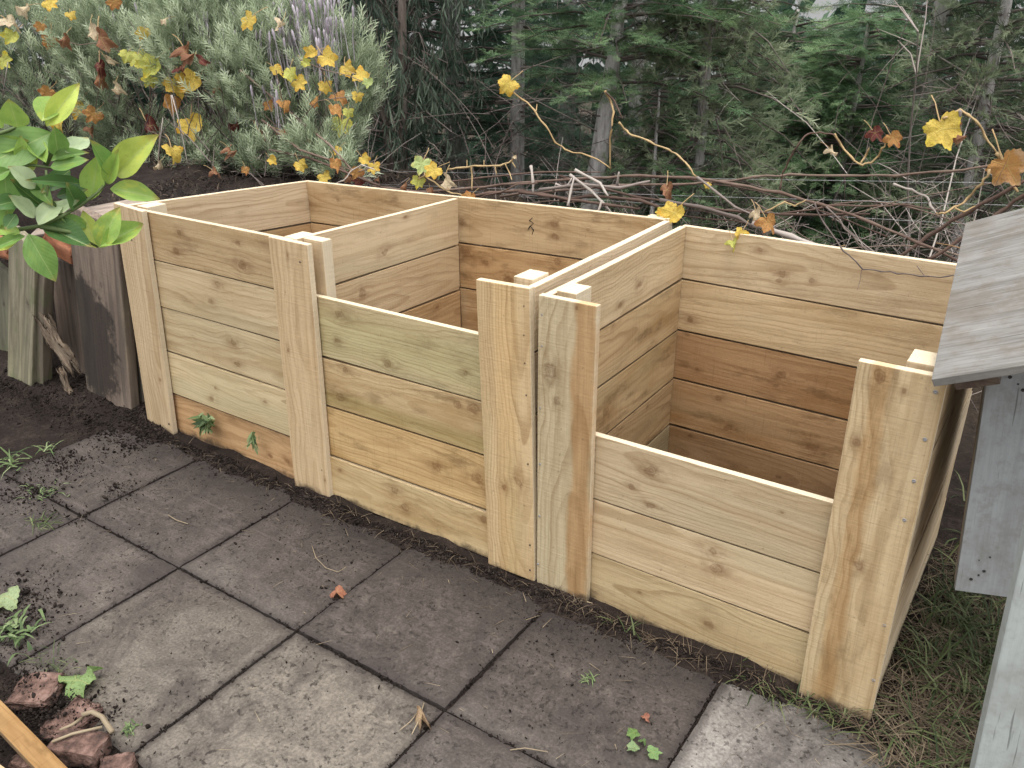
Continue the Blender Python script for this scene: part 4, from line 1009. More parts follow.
for c, r, n, cut in ells:
    n = int(n * 1.35)
    d = nr.normal(size=(n * 2, 3)); d /= np.linalg.norm(d, axis=1, keepdims=True)
    d = d[d[:, 2] > cut][:n]
    rad = nr.uniform(0.55, 1.05, len(d)) ** 0.6
    lump = 1 + 0.13 * np.sin(d[:, 0] * 9 + c.x * 5) * np.cos(d[:, 2] * 8 + c.y * 3)
    p = np.array(c) + d * np.array(r) * (rad * lump)[:, None]
    x = d * 0.6 + np.array([0, -0.1, 1.0]) + nr.normal(0, .30, (len(d), 3))
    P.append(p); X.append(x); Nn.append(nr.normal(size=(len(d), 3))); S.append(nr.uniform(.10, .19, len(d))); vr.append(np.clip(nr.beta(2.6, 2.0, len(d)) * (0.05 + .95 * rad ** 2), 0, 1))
P, X, Nn, S, vr = map(np.concatenate, (P, X, Nn, S, vr))
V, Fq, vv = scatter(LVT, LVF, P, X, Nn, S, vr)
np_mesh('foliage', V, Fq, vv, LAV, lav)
# woody stems inside
mb = MB()
for i in range(260):
    c, r, n, cut = ells[rnd.choice((0, 1, 2, 3, 3, 9, 1, 2, 0))]
    e = Vector(c) + Vector((rnd.uniform(-.8, .8) * r[0], rnd.uniform(-1., .5) * r[1], rnd.uniform(-.9, .5) * r[2]))
    b = Vector((c.x + rnd.uniform(-.4, .4), c.y + rnd.uniform(-.15, .2), .78)); mid = (b + e) / 2 + rv(.12)
    mb.tube([b, mid, e], [.007, .005, .002], 4, rnd.uniform(.1, .6), cap=False)
tag(mb.build('woody_stems', TWIG, lav), kind='stuff')
# flower spikes: the nearest hundred each a part, the rest one part
rest = MB()
for i in range(300):
    if i < 110: px, py, yv = rnd.gauss(300, 22), rnd.uniform(2, 48), rnd.uniform(1.5, 1.9)
    elif i < 150: px, py, yv = rnd.gauss(262, 30), rnd.uniform(30, 75), rnd.uniform(1.4, 1.7)
    elif i < 170: px, py, yv = rnd.gauss(262, 20), rnd.uniform(75, 110), rnd.uniform(1.3, 1.5)
    else: px, py, yv = rnd.uniform(-10, 290), rnd.uniform(-10, 34), rnd.uniform(1.6, 2.3)
    tip = ony(px, py, yv); dirv = (Vector((rnd.uniform(-.2, .25), rnd.uniform(-.2, .1), 1))).normalized()
    L = rnd.uniform(.16, .30); hl = rnd.uniform(.04, .07)
    prof = [.0022, .0022, .002, .003, .0075, .0062, .008, .006, .0015]
    tone = rnd.uniform(.2, .95)
    pp = [tip - dirv * L, tip - dirv * L * .5 + rv(.006), tip - dirv * .004] + [tip + dirv * hl * (k / 5) for k in range(6)]
    tgt = MB() if i < 100 else rest
    tgt.tube(pp, [q * rnd.uniform(.85, 1.12) for q in prof], 5, tone, cap=False)
    if i < 100: tgt.build('flower_spike', LAVFL, lav)
tag(rest.build('flower_spikes', LAVFL, lav), kind='stuff')

# ------------------------------------------------------------------ grapevines
vl = thing('grapevine', 'grapevine with yellow, orange and brown autumn leaves growing through the lavender', 'vine', (-2.3, 1.3, 0.85))
vf = thing('grapevine', 'leafless reddish grapevine canes trained along the fence behind the boxes, with a few yellow leaves', 'vine', (1.3, 1.3, 0.0))
YEL, YG, ORG, BRN, MAR, CRM, PG = (0.66, 0.49, 0.10), (0.50, 0.52, 0.13), (0.50, 0.26, 0.085), (0.30, 0.14, 0.075), (0.12, 0.03, 0.025), (0.66, 0.54, 0.36), (0.46, 0.56, 0.22)
def vleaf(parent, px, py, size, col, y, rim=None, curl=None, ang=None):
    c = ony(px, py, y); D = (c - CAM).length; s = size * D / F * rnd.uniform(.72, .95)
    tc = (CAM - c).normalized()
    if ang is None: ang = rnd.uniform(-2.4, -0.7)
    right = Vector((RM[0][0], RM[1][0], RM[2][0])); upv = Vector((RM[0][1], RM[1][1], RM[2][1]))
    X = right * math.cos(ang) + upv * math.sin(ang) + rv(.25)
    crisp = col in (BRN, MAR, CRM)
    mesh = VM[rnd.choice((3, 4, 5)) if crisp else rnd.choice((0, 1, 2, 0, 1))] if curl is None else VM[curl]
    Nn = tc * 0.8 + Vector((0, 0, .4)) + rv(0.7 if crisp else 0.6)
    o = bpy.data.objects.new('leaf', mesh); put(o, parent)
    o.matrix_basis = parent.matrix_basis.inverted() @ basis(X, Nn, c, s)
    j = rnd.uniform(.88, 1.1)
    o['tint'] = [q * j for q in col]
    pt_o = bpy.data.objects.new('petiole', PETM); put(pt_o, o)
    r2 = rim or {YEL: (0.66, 0.36, 0.04), YG: (0.66, 0.52, 0.05), ORG: (0.40, 0.14, 0.05), BRN: (0.36, 0.22, 0.14), MAR: (0.22, .07, .05), CRM: (0.45, 0.30, 0.18), PG: (.56, .58, .2)}[col]
    o['rim'] = list(r2); o['seed'] = [rnd.uniform(-9, 9) for _ in range(3)]
    return c
LEFT = [(10, 22, 22, CRM), (49, 41, 16, ORG), (64, 39, 15, BRN), (101, 38, 24, BRN), (92, 30, 16, CRM), (143, 32, 16, YEL), (127, 55, 18, YG), (138, 58, 18, YG), (154, 65, 25, YG), (150, 80, 18, YG), (176, 84, 30, YEL), (193, 81, 24, YEL), (186, 52, 24, BRN), (171, 103, 26, ORG),
 (192, 126, 30, YEL), (172, 152, 24, YEL), (150, 126, 28, MAR), (100, 67, 18, MAR), (99, 79, 20, BRN), (80, 107, 20, YEL), (93, 114, 18, ORG), (60, 118, 26, YEL), (91, 131, 14, BRN), (47, 92, 14, ORG), (116, 87, 14, CRM), (49, 3, 14, YEL), (114, 2, 16, ORG), (24, 8, 16, CRM), (12, 36, 14, YG),
 (158, 166, 14, CRM), (276, 70, 18, YEL), (290, 73, 18, YG), (299, 83, 18, YEL), (326, 58, 22, YEL), (346, 69, 22, YEL), (360, 76, 20, YEL), (368, 82, 14, PG), (313, 53, 16, YEL), (338, 98, 20, ORG), (357, 96, 14, YEL), (335, 110, 22, ORG), (341, 125, 24, YG), (283, 105, 16, ORG), (269, 105, 15, ORG), (286, 133, 24, BRN),
 (280, 25, 14, CRM), (325, 86, 18, YEL), (316, 101, 16, ORG), (338, 150, 12, YEL), (335, 164, 18, ORG), (364, 159, 15, YEL), (357, 172, 18, ORG), (374, 167, 15, YEL), (324, 177, 16, YEL), (359, 181, 13, MAR), (250, 20, 24, YEL), (218, 88, 20, BRN), (200, 60, 14, MAR), (262, 135, 15, BRN), (235, 125, 14, MAR), (180, 70, 14, MAR), (108, 60, 12, CRM), (348, 178, 12, BRN), (40, 26, 12, ORG), (70, 15, 10, YEL), (165, 20, 10, CRM), (312, 140, 10, ORG), (305, 62, 13, YG), (348, 112, 14, YG), (378, 180, 10, BRN), (4, 60, 18, YG), (70, 160, 20, YG), (62, 172, 18, YEL), (66, 186, 22, YG), (300, 165, 14, YEL), (215, 172, 14, BRN), (188, 178, 13, CRM), (245, 170, 12, ORG), (272, 160, 13, YEL), (230, 150, 14, BRN)]
pos = []
for (a, b, s_, c) in LEFT:
    yv = 1.35 - 0.25 * (b > 140) + rnd.uniform(-.08, .05)
    if a > 300: yv += 0.05
    pos.append((a, b, vleaf(vl, a, b, s_, c, yv)))
# canes through the bush
VC = [[(240, 70), (275, 100), (305, 125), (330, 145), (350, 168), (372, 184)], [(262, 120), (300, 150), (330, 160), (352, 176)], [(205, 90), (230, 110), (262, 125), (300, 140)], [(300, 60), (325, 70), (350, 76), (368, 84)], [(313, 55), (335, 95), (340, 125)], [(172, 100), (160, 125), (158, 165)], [(300, 120), (318, 101), (338, 98), (357, 96)], [(60, 40), (80, 45), (101, 42), (140, 62), (176, 84), (225, 80)], [(100, 40), (100, 80), (92, 131)], [(192, 100), (192, 126)], [(150, 80), (150, 126), (172, 152)], [(276, 70), (283, 105), (286, 133), (300, 140)], [(225, 80), (250, 100), (290, 140)], [(335, 164), (357, 172), (374, 167)], [(270, 150), (310, 158), (345, 172), (380, 186)]]
for pl in VC:
    m_ = MB(); pp = [ony(a, b, 1.36 + rnd.uniform(-.03, .03) - (0.22 if b > 140 else 0.0)) for a, b in pl]
    r0 = 0.007 if pl[0] in ((240, 70), (262, 120), (270, 150)) else 0.0028
    m_.tube(pp, [r0 * (1 - .35 * i / len(pp)) for i in range(len(pp))], 6, rnd.uniform(.3, .75))
    m_.build('cane', CANE, vl)
m_ = MB()
for pl in ([(171, 95), (174, 120), (178, 150)], [(172, 95), (180, 125), (186, 155), (189, 172)], [(163, 118), (160, 140), (158, 168)], [(2, 100), (6, 75), (8, 62)]):
    m_.tube([ony(a, b, 1.18) for a, b in pl], .003, 5, .95)
m_.build('dry_tendril', TWIG, vl)

FC = [  # fence canes: polyline, y, radius, tone, material
 ([(372, 186), (420, 192), (470, 188), (520, 183), (590, 178), (640, 176), (690, 178), (735, 184), (780, 193), (820, 205), (870, 222), (920, 243), (962, 262), (1010, 284)], 1.22, .0055, .55, CANE),
 ([(500, 196), (560, 190), (620, 186), (680, 184), (722, 182), (755, 177), (790, 175), (845, 176), (897, 176), (950, 171), (992, 166), (1040, 158)], 1.32, .0045, .6, CANE),
 ([(560, 176), (600, 188), (640, 198), (690, 206), (740, 212), (800, 215), (870, 214)], 1.28, .005, .35, CANE),
 ([(896, 260), (930, 236), (965, 213), (1015, 186), (1050, 165)], 1.25, .006, .5, CANE), ([(926, 262), (960, 240), (1000, 212), (1022, 196), (1050, 178)], 1.2, .0055, .45, CANE),
 ([(780, 215), (830, 206), (880, 206), (905, 205), (950, 212)], 1.3, .0035, .5, CANE), ([(893, 184), (912, 190), (925, 195), (931, 206), (937, 215)], 1.22, .0035, .85, TWIG),
 ([(815, 203), (823, 223), (843, 250), (862, 268), (880, 272), (897, 273), (920, 277), (948, 277), (962, 272)], 0.965, .0022, .25, TWIG), ([(827, 207), (845, 228), (866, 250), (890, 262), (917, 266), (956, 270)], 1.02, .0022, .4, TWIG), ([(917, 266), (925, 276), (940, 277)], 0.965, .0012, .3, TWIG), ([(862, 268), (860, 282), (857, 290)], .965, .0008, .3, TWIG),
 ([(780, 190), (784, 172), (792, 156), (799, 143), (807, 134), (820, 133), (835, 135)], 1.25, .003, .45, CANE), ([(835, 135), (841, 145), (852, 157), (862, 166), (871, 162), (879, 157), (883, 148), (886, 141)], 1.25, .0032, .7, CANETAN), ([(860, 164), (866, 155), (869, 148)], 1.25, .003, .7, CANETAN),
 ([(944, 118), (952, 113), (960, 109), (968, 115), (977, 121), (985, 136), (997, 153)], 1.22, .0035, .75, CANETAN), ([(997, 153), (1003, 165), (1011, 182), (1018, 192)], 1.22, .0045, .6, CANETAN), ([(990, 170), (982, 184), (968, 199), (955, 208), (945, 213), (936, 213)], 1.2, .0035, .65, CANETAN), ([(955, 208), (964, 212), (975, 206)], 1.2, .0025, .6, CANETAN), ([(960, 111), (960, 130), (957, 146)], 1.23, .004, .55, TWIG),
 ([(513, 93), (522, 99), (535, 111), (545, 126), (556, 142), (566, 150), (590, 156), (610, 168)], 1.25, .0032, .6, CANETAN), ([(536, 112), (537, 104)], 1.25, .002, .6, CANETAN), ([(605, 91), (611, 103), (613, 113), (611, 130), (610, 145), (610.5, 170)], 1.25, .0035, .6, CANETAN), ([(619, 122), (626, 131), (633, 135), (650, 142), (668, 149), (679, 156), (688, 166), (697, 177)], 1.25, .0035, .7, CANETAN), ([(606, 92), (614, 100), (622, 118)], 1.25, .003, .4, CANE),
 ([(448, 170), (462, 167), (480, 166), (500, 165), (512, 161), (515, 157)], 1.12, .0035, .8, CANETAN), ([(471, 166), (472, 176), (472, 190)], 1.12, .003, .7, CANETAN), ([(484, 166), (484, 160)], 1.12, .0025, .9, CANETAN), ([(495, 166), (497, 175)], 1.12, .0022, .8, CANETAN), ([(505, 164), (510, 174), (512, 180)], 1.12, .0022, .8, CANETAN), ([(512, 162), (516, 168)], 1.12, .0022, .8, CANETAN), ([(467, 168), (467, 160)], 1.12, .0025, .8, CANETAN),
 ([(415, 180), (425, 176), (440, 186), (452, 193), (470, 196)], 1.08, .003, .75, CANETAN), ([(425, 176), (423, 166), (420, 160)], 1.08, .002, .8, CANETAN), ([(466, 197), (490, 193), (520, 191), (550, 196), (580, 200)], 1.2, .007, .5, CANE), ([(540, 190), (580, 184), (620, 188), (650, 181)], 1.15, .006, .6, TWIG), ([(553, 192), (556, 184), (566, 188), (572, 178)], 1.18, .004, .9, TWIG),
 ([(570, 175), (590, 190), (605, 205), (612, 214)], 1.12, .005, .9, TWIG), ([(575, 170), (600, 183), (608, 196)], 1.1, .005, .95, TWIG), ([(531, 166), (533, 180), (533, 195)], 1.15, .005, .85, TWIG), ([(568, 206), (571, 190), (574, 178)], 1.06, .004, .95, TWIG), ([(598, 212), (602, 200)], 1.05, .004, .95, TWIG), ([(617, 186), (619, 172)], 1.15, .004, .9, TWIG),
 ([(520, 192), (545, 196), (580, 201), (612, 205), (640, 209)], 1.1, .0055, .4, CANE), ([(560, 200), (590, 196), (640, 200), (680, 214)], 1.12, .006, .3, CANE), ([(660, 200), (700, 207), (738, 217), (752, 226)], 1.1, .006, .3, TWIG), ([(697, 177), (720, 195), (735, 207), (760, 218)], 1.15, .004, .55, TWIG), ([(440, 183), (480, 178), (540, 172), (600, 172)], 1.3, .0035, .5, CANE),
 ([(752, 224), (790, 236), (815, 246), (850, 252)], 1.12, .009, .8, TWIG), ([(765, 212), (785, 202), (795, 206), (806, 200)], 1.2, .003, .75, CANETAN), ([(330, 186), (345, 180), (352, 170), (362, 165), (375, 170)], 1.02, .0028, .9, TWIG)]
for pl, yv, r0, tone, mt in FC:
    m_ = MB(); pp = [ony(a, b, yv + 0.02 * math.sin(i * 1.7 + yv * 40)) for i, (a, b) in enumerate(pl)]
    # subdivide with knuckles at the nodes
    out_, rr_ = [], []
    for i in range(len(pp) - 1):
        for k in range(3):
            t = k / 3; q = pp[i].lerp(pp[i + 1], t) + rv(0.0035 if len(pl) > 4 else .001); out_.append(q); rr_.append(r0 * 1.22 * (1.28 if k == 0 else 0.92) * (1 - .25 * i / len(pp)))
    out_.append(pp[-1]); rr_.append(r0 * .7)
    m_.tube(out_, rr_, 6, tone); m_.build('cane', mt, vf)
RIGHT = [(508, 84, 25, YEL, 1.24, None), (422, 164, 22, PG, 1.08, None), (434, 170, 20, YEL, 1.07, None), (418, 181, 16, YG, 1.07, None), (446, 180, 20, CRM, 1.08, 4), (470, 197, 14, ORG, 1.06, None), (675, 213, 30, YEL, 1.08, None), (661, 211, 14, YG, 1.08, None), (667, 190, 22, BRN, 1.14, 4), (708, 185, 9, YEL, 1.2, None),
 (741, 233, 17, YEL, 1.0, 1), (733, 244, 20, YG, 0.962, 4), (768, 222, 24, ORG, 1.05, 3), (757, 214, 18, CRM, 1.08, 5), (832, 150, 13, CRM, 1.24, 4), (875, 133, 18, MAR, 1.24, 3), (893, 138, 20, ORG, 1.23, 3), (942, 129, 34, YEL, 1.2, 0), (1007, 166, 36, ORG, 1.2, 0), (956, 132, 20, BRN, 1.22, 5), (515, 157, 6, CRM, 1.12, 3), (430, 190, 10, BRN, 1.05, 3), (404, 186, 12, BRN, 1.05, 4)]
for (a, b, s_, c, yv, cu) in RIGHT:
    vleaf(vf, a, b, s_, c, yv, curl=cu, rim=(0.75, 0.6, 0.07) if (a, b) == (942, 129) else ((0.55, .36, .2) if a == 1007 else None))

for i in range(44):      # arching side canes
    x0 = rnd.uniform(-1.5, 1.25) if i % 3 else rnd.uniform(0.1, 1.25); yv = rnd.uniform(1.14, 1.5); z0 = rnd.uniform(.72, 1.08)
    sg = rnd.choice((-1, 1)); L = rnd.uniform(.4, 1.1); rise = rnd.uniform(-.35, .5 if i % 7 else .05); sag = rnd.uniform(.1, .6)
    pp = [Vector((x0 + sg * L * t + rnd.uniform(-.008, .008), yv + .1 * math.sin(t * 2 + i), z0 + rise * L * t - sag * L * t * t + rnd.uniform(-.008, .008))) for t in [k / 8 for k in range(9)]]
    r0 = rnd.uniform(.0014, .0040)
    m_ = MB(); m_.tube(pp, [r0 * (1.2 if k % 2 == 0 else .92) * (1 - .5 * k / 8) for k in range(9)], 6, rnd.uniform(.2, .8)); m_.build('cane', CANE if i % 7 else CANETAN, vf)
# wires and a post of the fence the vine is tied to
fe = thing('wire_fence', 'thin straight fence wires running behind the boxes among the canes', 'fence', (2.1, 1.42, 0.0))
for (a0, b0, a1, b1_) in ((430, 172, 1000, 183), (430, 186, 1000, 205), (600, 200, 1000, 226)):
    m_ = MB(); p0, p1 = ony(a0, b0, 1.42), ony(a1, b1_, 1.42)
    dirv = (p1 - p0).normalized(); zz = (p0.z + p1.z) / 2 
    m_.tube([p0 - dirv * 2.2, p0, (p0 + p1) / 2 + Vector((0, 0, -.006)), p1, p1 + dirv * 1.1], .0008, 5); m_.build('wire', WIRE, fe)
board('post', (2.15, 1.40, -0.4), (2.15, 1.40, 1.3), 0.1, 0.08, (0, -1, 0), OLDWOOD, fe)

# tangles of dead stems behind the fence
def tangle(name, label, n, xr, yr, zr, lr, tone, rad=(.0012, .0035), up=0.3):
    mb = MB()
    for i in range(n):
        p = Vector((rnd.uniform(*xr), rnd.uniform(*yr), 0)); p.z = float(height(p.x, p.y)) + rnd.uniform(*zr)
        d = (rv(1) + Vector((0, 0, up))).normalized(); L = rnd.uniform(*lr); bend = rv(.5)
        pts = [p]
        for k in range(4): d = (d + bend * .25 + rv(.12)).normalized(); pts.append(pts[-1] + d * L / 4)
        if min(q.y for q in pts) < 1.09: continue
        r = rnd.uniform(*rad); mb.tube(pts, [r, r * .9, r * .8, r * .65, r * .4], 4, min(1, max(0, rnd.gauss(tone, .2))), cap=False)
    o = mb.build(name, TWIG, None, loc=((xr[0] + xr[1]) / 2, (yr[0] + yr[1]) / 2, 0)); return tag(o, label, 'dead shrub', 'dry undergrowth behind the fence')
tangle('dead_shrub', 'tangle of dead stems low behind the right box and the hutch lid', 430, (0.05, 1.5), (1.15, 2.0), (0.3, 1.0), (.1, .45), .45, (.0009, .0026))
tangle('dead_shrub', 'tangle of dead stems low behind the middle bay', 340, (-1.5, 0.1), (1.15, 1.9), (0.3, .9), (.1, .45), .38, (.0009, .0026))
tangle('dead_shrub', 'tangle of dead dark stems on the bank soil under the lavender', 340, (-3.7, -1.5), (1.12, 1.75), (0.0, 0.16), (.15, .5), .3, (.0015, .004), .25)
tangle('dead_shrub', 'taller dry stems standing at the right, above the hutch lid', 34, (0.1, 1.9), (2.2, 3.6), (0.2, 1.3), (.4, 1.0), .5, (.0015, .004), 1.2)
tangle('dead_shrub', 'dim dry stems in the shade below the leaning trunk', 40, (-2.6, 0.2), (2.0, 3.6), (0.0, .6), (.4, 1.0), .3, (.0015, .004), .9)

# ------------------------------------------------------------------ trees beyond the fence
def xyD(px, D):
    d = ray(px, 6); d.z = 0; d.normalize(); return (CAM.x + d.x * D, CAM.y + d.y * D)
# flat feathery conifer spray: axis with side fingers that carry finer fingers
wj = random.Random(21)
st_v, st_f = [], []
def fin(b, d, l, w_):
    n0 = len(st_v); s = Vector((-d.y, d.x, 0)).normalized() * w_
    st_v.extend([b - s, b + s, b + d * l + s * .25, b + d * l - s * .25]); st_f.append((n0, n0 + 1, n0 + 2, n0 + 3))
fin(Vector((0, 0, 0)), Vector((1, 0, -.06)), 1.0, .012)
for k in range(7):
    t = .12 + k * .125
    for sg in (-1, 1):
        a = math.radians(48 - 14 * t) * sg; d = Vector((math.cos(a), math.sin(a), wj.uniform(-.45, .35))); b = Vector((t, 0, -.05 * t))
        l = .46 * (1 - t * .72); fin(b, d, l, .013)
        for q in (0.35, 0.65):
            for s2 in (-1, 1):
                a2 = a + s2 * .7; d2 = Vector((math.cos(a2), math.sin(a2), wj.uniform(-.5, .5))); fin(b + d * l * q, d2, l * .34, .010)
SPV = np.array([v[:] for v in st_v]); SPF = np.array(st_f)
st_v, st_f = [], []
fin(Vector((0, 0, 0)), Vector((1, 0, -.06)), 1.0, .014)
for k in range(8):
    t = .1 + k * .11
    for sg in (-1, 1):
        a = math.radians(50 - 14 * t) * sg; fin(Vector((t, 0, -.05 * t)), Vector((math.cos(a), math.sin(a), wj.uniform(-.5, .4))), .46 * (1 - t * .7), .018)
FPV = np.array([v[:] for v in st_v]); FPF = np.array(st_f)
# loose wispy sprig for shrubs
wv, wf = [], []
wr = random.Random(3)
for k in range(26):
    t = wr.uniform(0, .85); a = wr.uniform(0, 6.28); d = Vector((.75, .66 * math.cos(a), .66 * math.sin(a))); b = Vector((t, 0, 0)); l = wr.uniform(.2, .38)
    s = d.cross(Vector((.3, .2, 1))).normalized() * .016; n0 = len(wv)
    wv += [b - s, b + s, b + d * l + s * .3, b + d * l - s * .3]; wf.append((n0, n0 + 1, n0 + 2, n0 + 3))
s = Vector((0, .012, 0)); n0 = len(wv); wv += [-s, s, Vector((1, 0, 0)) + s * .4, Vector((1, 0, 0)) - s * .4]; wf.append((n0, n0 + 1, n0 + 2, n0 + 3))
WSV = np.array([v[:] for v in wv]); WSF = np.array(wf)

def conifer(name, label, cat, trunk, R, zlo, mat, spray=.24, wh=.17, per=5, flat=True, rtr=.08, tmat=None, twigs=40, shape=1.0, group='trees beyond the fence', droop=.25, dens=1.0, vb=0.0):
    """trunk: list of world points, bottom to top"""
    near = mat is CONIFER
    spray = spray * (.62 if flat else 1)
    root = thing(name, label, cat, trunk[0], group)
    trunk = [Vector(p) for p in trunk]
    mb = MB(); nT = len(trunk)
    sub = []
    for i in range(nT - 1):
        for k in range(5): sub.append(trunk[i].lerp(trunk[i + 1], k / 5) + rv(.008))
    sub.append(trunk[-1])
    mb.tube(sub, [rtr * (1 - .8 * (i / len(sub)) ** 1.2) for i in range(len(sub))], 10)
    mb.build('trunk', tmat or TRUNK, root)
    def tp(z):
        for a, b in zip(trunk, trunk[1:]):
            if a.z <= z <= b.z: return a.lerp(b, (z - a.z) / (b.z - a.z))
        return trunk[-1].copy() if z > trunk[-1].z else trunk[0].copy()
    H0, H1 = zlo, trunk[-1].z
    P, X, Nn, S, vr = [], [], [], [], []
    bm_ = MB(); z = H0
    while z < H1:
        f = (z - H0) / (H1 - H0)
        Rz = R * (1 - f) ** (.7 * shape) * (1 if f > .12 else .75 + 2 * f)
        for k in range(per):
            if rnd.random() > dens: continue
            az = rnd.uniform(0, 6.283); L = Rz * rnd.uniform(.6, 1.15) + .08
            d = Vector((math.cos(az), math.sin(az), 0)); sl = rnd.uniform(.05, .35); dr = droop * rnd.uniform(.6, 1.6)
            o = tp(z + rnd.uniform(-.06, .06))
            bv = rnd.gauss(0, .10)
            bp = lambda t: o + d * L * t + Vector((0, 0, L * (sl * t - dr * t * t)))
            bm_.tube([bp(t) for t in (0, .35, .7, 1)], [.011, .008, .005, .002], 4, rnd.uniform(.1, .6), cap=False)
            ns = max(4, int(L / ((.024 if near else .027) if flat else .05)))
            for q in range(ns):
                t = .22 + .8 * (q + rnd.random()) / ns
                b = bp(min(t, 1)); sg = rnd.choice((-1, 1)) if q < ns - 1 else 0
                a2 = az + sg * math.radians(rnd.uniform(25, 68))
                if flat:
                    x = Vector((math.cos(a2), math.sin(a2), rnd.uniform(-.35, .45))); n_ = Vector((rnd.uniform(-.8, .8), rnd.uniform(-.8, .8), 1))
                else:
                    x = Vector((math.cos(a2) * .8, math.sin(a2) * .8, rnd.uniform(-.4, .9))); n_ = rv(1) + Vector((0, 0, .01))
                P.append(b[:]); X.append(x[:]); Nn.append(n_[:]); S.append(spray * rnd.uniform(.65, 1.25) * (1.1 - .35 * t))
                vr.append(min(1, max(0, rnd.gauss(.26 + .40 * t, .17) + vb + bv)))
        z += wh * rnd.uniform(.7, 1.3)
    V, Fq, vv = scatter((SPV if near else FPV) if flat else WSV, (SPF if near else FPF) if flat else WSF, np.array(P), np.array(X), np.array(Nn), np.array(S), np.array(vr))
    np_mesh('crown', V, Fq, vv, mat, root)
    # dead grey twigs low on the trunk
    for i in range(twigs):
        zz = rnd.uniform(trunk[0].z + .2, min(H0 + 1.6, H1)); o = tp(zz); az = rnd.uniform(0, 6.283); L = R * rnd.uniform(.3, 1.0)
        d = Vector((math.cos(az), math.sin(az), rnd.uniform(-.25, .5))).normalized(); pts = [o]
        for k in range(4): d = (d + rv(.16)).normalized(); pts.append(pts[-1] + d * L / 4)
        r = rnd.uniform(.003, .007); tn = rnd.uniform(.3, .9); bm_.tube(pts, [r, r * .8, r * .65, r * .5, r * .25], 4, tn, cap=False)
        for k in range(3):
            e = pts[rnd.randint(1, 3)]; dd = (d + rv(.9)).normalized(); bm_.tube([e, e + dd * L * .2 + rv(.02), e + dd * L * .4], [r * .5, r * .4, r * .2], 3, tn, cap=False)
    bm_.build('branches', TWIG, root)
    return root
def straight(px, D, top, lean=.12):
    x, y = xyD(px, D); z = float(height(x, y)) - .05
    return [(x, y, z), (x + rnd.uniform(-lean, lean) * .6, y + rnd.uniform(-lean, lean) * .6, (z + top) * .5), (x + rnd.uniform(-lean, lean), y + rnd.uniform(-lean, lean), top)]

# 1: the leaning grey trunk
pb, pm, pt_ = ony(588, 225, 3.6), ony(606, 112, 3.6), ony(622, 0, 3.6)
pb2 = pb + (pb - pm) * .5; pb2.z = float(height(pb2.x, pb2.y)) - .05
ptop = pt_ + (pt_ - pm) * 3.2
conifer('conifer', 'conifer with the leaning bare grey trunk above the middle bay', 'tree', [pb2, pb, pm, pt_, ptop], .95, 1.25, CONIFER, .26, .12, 6, True, .088, twigs=46, vb=.06)
# low green branches beside it
def at_tree(label, px, D, R, top, zlo, mat, **k):
    return conifer(k.pop('name', 'conifer'), label, 'tree', straight(px, D, top), R, zlo, mat, **k)
at_tree('young conifer with low bright green branches right of the leaning trunk', 668, 6.1, .42, 1.22, .35, CONIFER, spray=.2, wh=.10, per=5, rtr=.025, twigs=6, vb=.08)
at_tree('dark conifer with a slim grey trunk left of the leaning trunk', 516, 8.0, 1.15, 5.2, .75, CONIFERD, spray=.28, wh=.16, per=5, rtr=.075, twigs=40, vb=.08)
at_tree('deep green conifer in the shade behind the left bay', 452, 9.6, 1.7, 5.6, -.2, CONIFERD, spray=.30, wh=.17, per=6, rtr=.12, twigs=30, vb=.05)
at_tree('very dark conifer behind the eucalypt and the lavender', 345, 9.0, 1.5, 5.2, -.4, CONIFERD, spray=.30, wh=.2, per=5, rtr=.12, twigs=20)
at_tree('wispy olive green shrub tree with pale twigs, right of the leaning trunk', 712, 6.6, .85, 4.2, .1, OLIVE, name='shrub_tree', spray=.19, wh=.085, per=6, flat=False, rtr=.05, twigs=80, droop=.5, vb=.02)
at_tree('mid green conifer behind the right box, with sky showing over its top', 792, 8.2, 1.1, 1.72, -.7, CONIFER, spray=.27, wh=.10, per=7, rtr=.045, twigs=14, shape=.6)
at_tree('full green conifer above the middle of the right box', 868, 7.6, 1.0, 1.68, -.6, CONIFER, spray=.25, wh=.09, per=7, rtr=.045, twigs=14, shape=.55)
at_tree('tall conifer behind the yellow vine leaf at the right', 938, 8.6, 1.25, 5.0, -.6, CONIFER, spray=.28, wh=.16, per=6, rtr=.09, twigs=40, vb=-.06)
at_tree('olive brown shrub tree at the right edge above the hutch', 1012, 6.8, .9, 4.0, -.3, OLIVE, name='shrub_tree', spray=.19, wh=.11, per=6, flat=False, rtr=.05, twigs=110, droop=.4, vb=-.1)
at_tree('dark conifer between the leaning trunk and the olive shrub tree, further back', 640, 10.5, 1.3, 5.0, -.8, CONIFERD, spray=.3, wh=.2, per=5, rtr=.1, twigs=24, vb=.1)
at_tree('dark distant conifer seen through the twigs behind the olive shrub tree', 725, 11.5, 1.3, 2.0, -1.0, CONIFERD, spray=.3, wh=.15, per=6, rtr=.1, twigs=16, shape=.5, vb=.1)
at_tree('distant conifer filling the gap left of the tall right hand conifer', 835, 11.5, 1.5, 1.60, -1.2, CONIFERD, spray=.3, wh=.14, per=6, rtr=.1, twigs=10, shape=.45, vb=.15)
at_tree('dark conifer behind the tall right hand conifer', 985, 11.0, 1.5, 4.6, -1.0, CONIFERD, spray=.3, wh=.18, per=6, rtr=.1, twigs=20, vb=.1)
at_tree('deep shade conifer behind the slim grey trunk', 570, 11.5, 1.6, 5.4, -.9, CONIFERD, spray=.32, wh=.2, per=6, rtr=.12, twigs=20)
at_tree('conifer behind the lavender bush, mostly hidden by it', 210, 8.5, 1.5, 4.6, -.2, CONIFERD, spray=.3, wh=.2, per=5, rtr=.12, twigs=10)
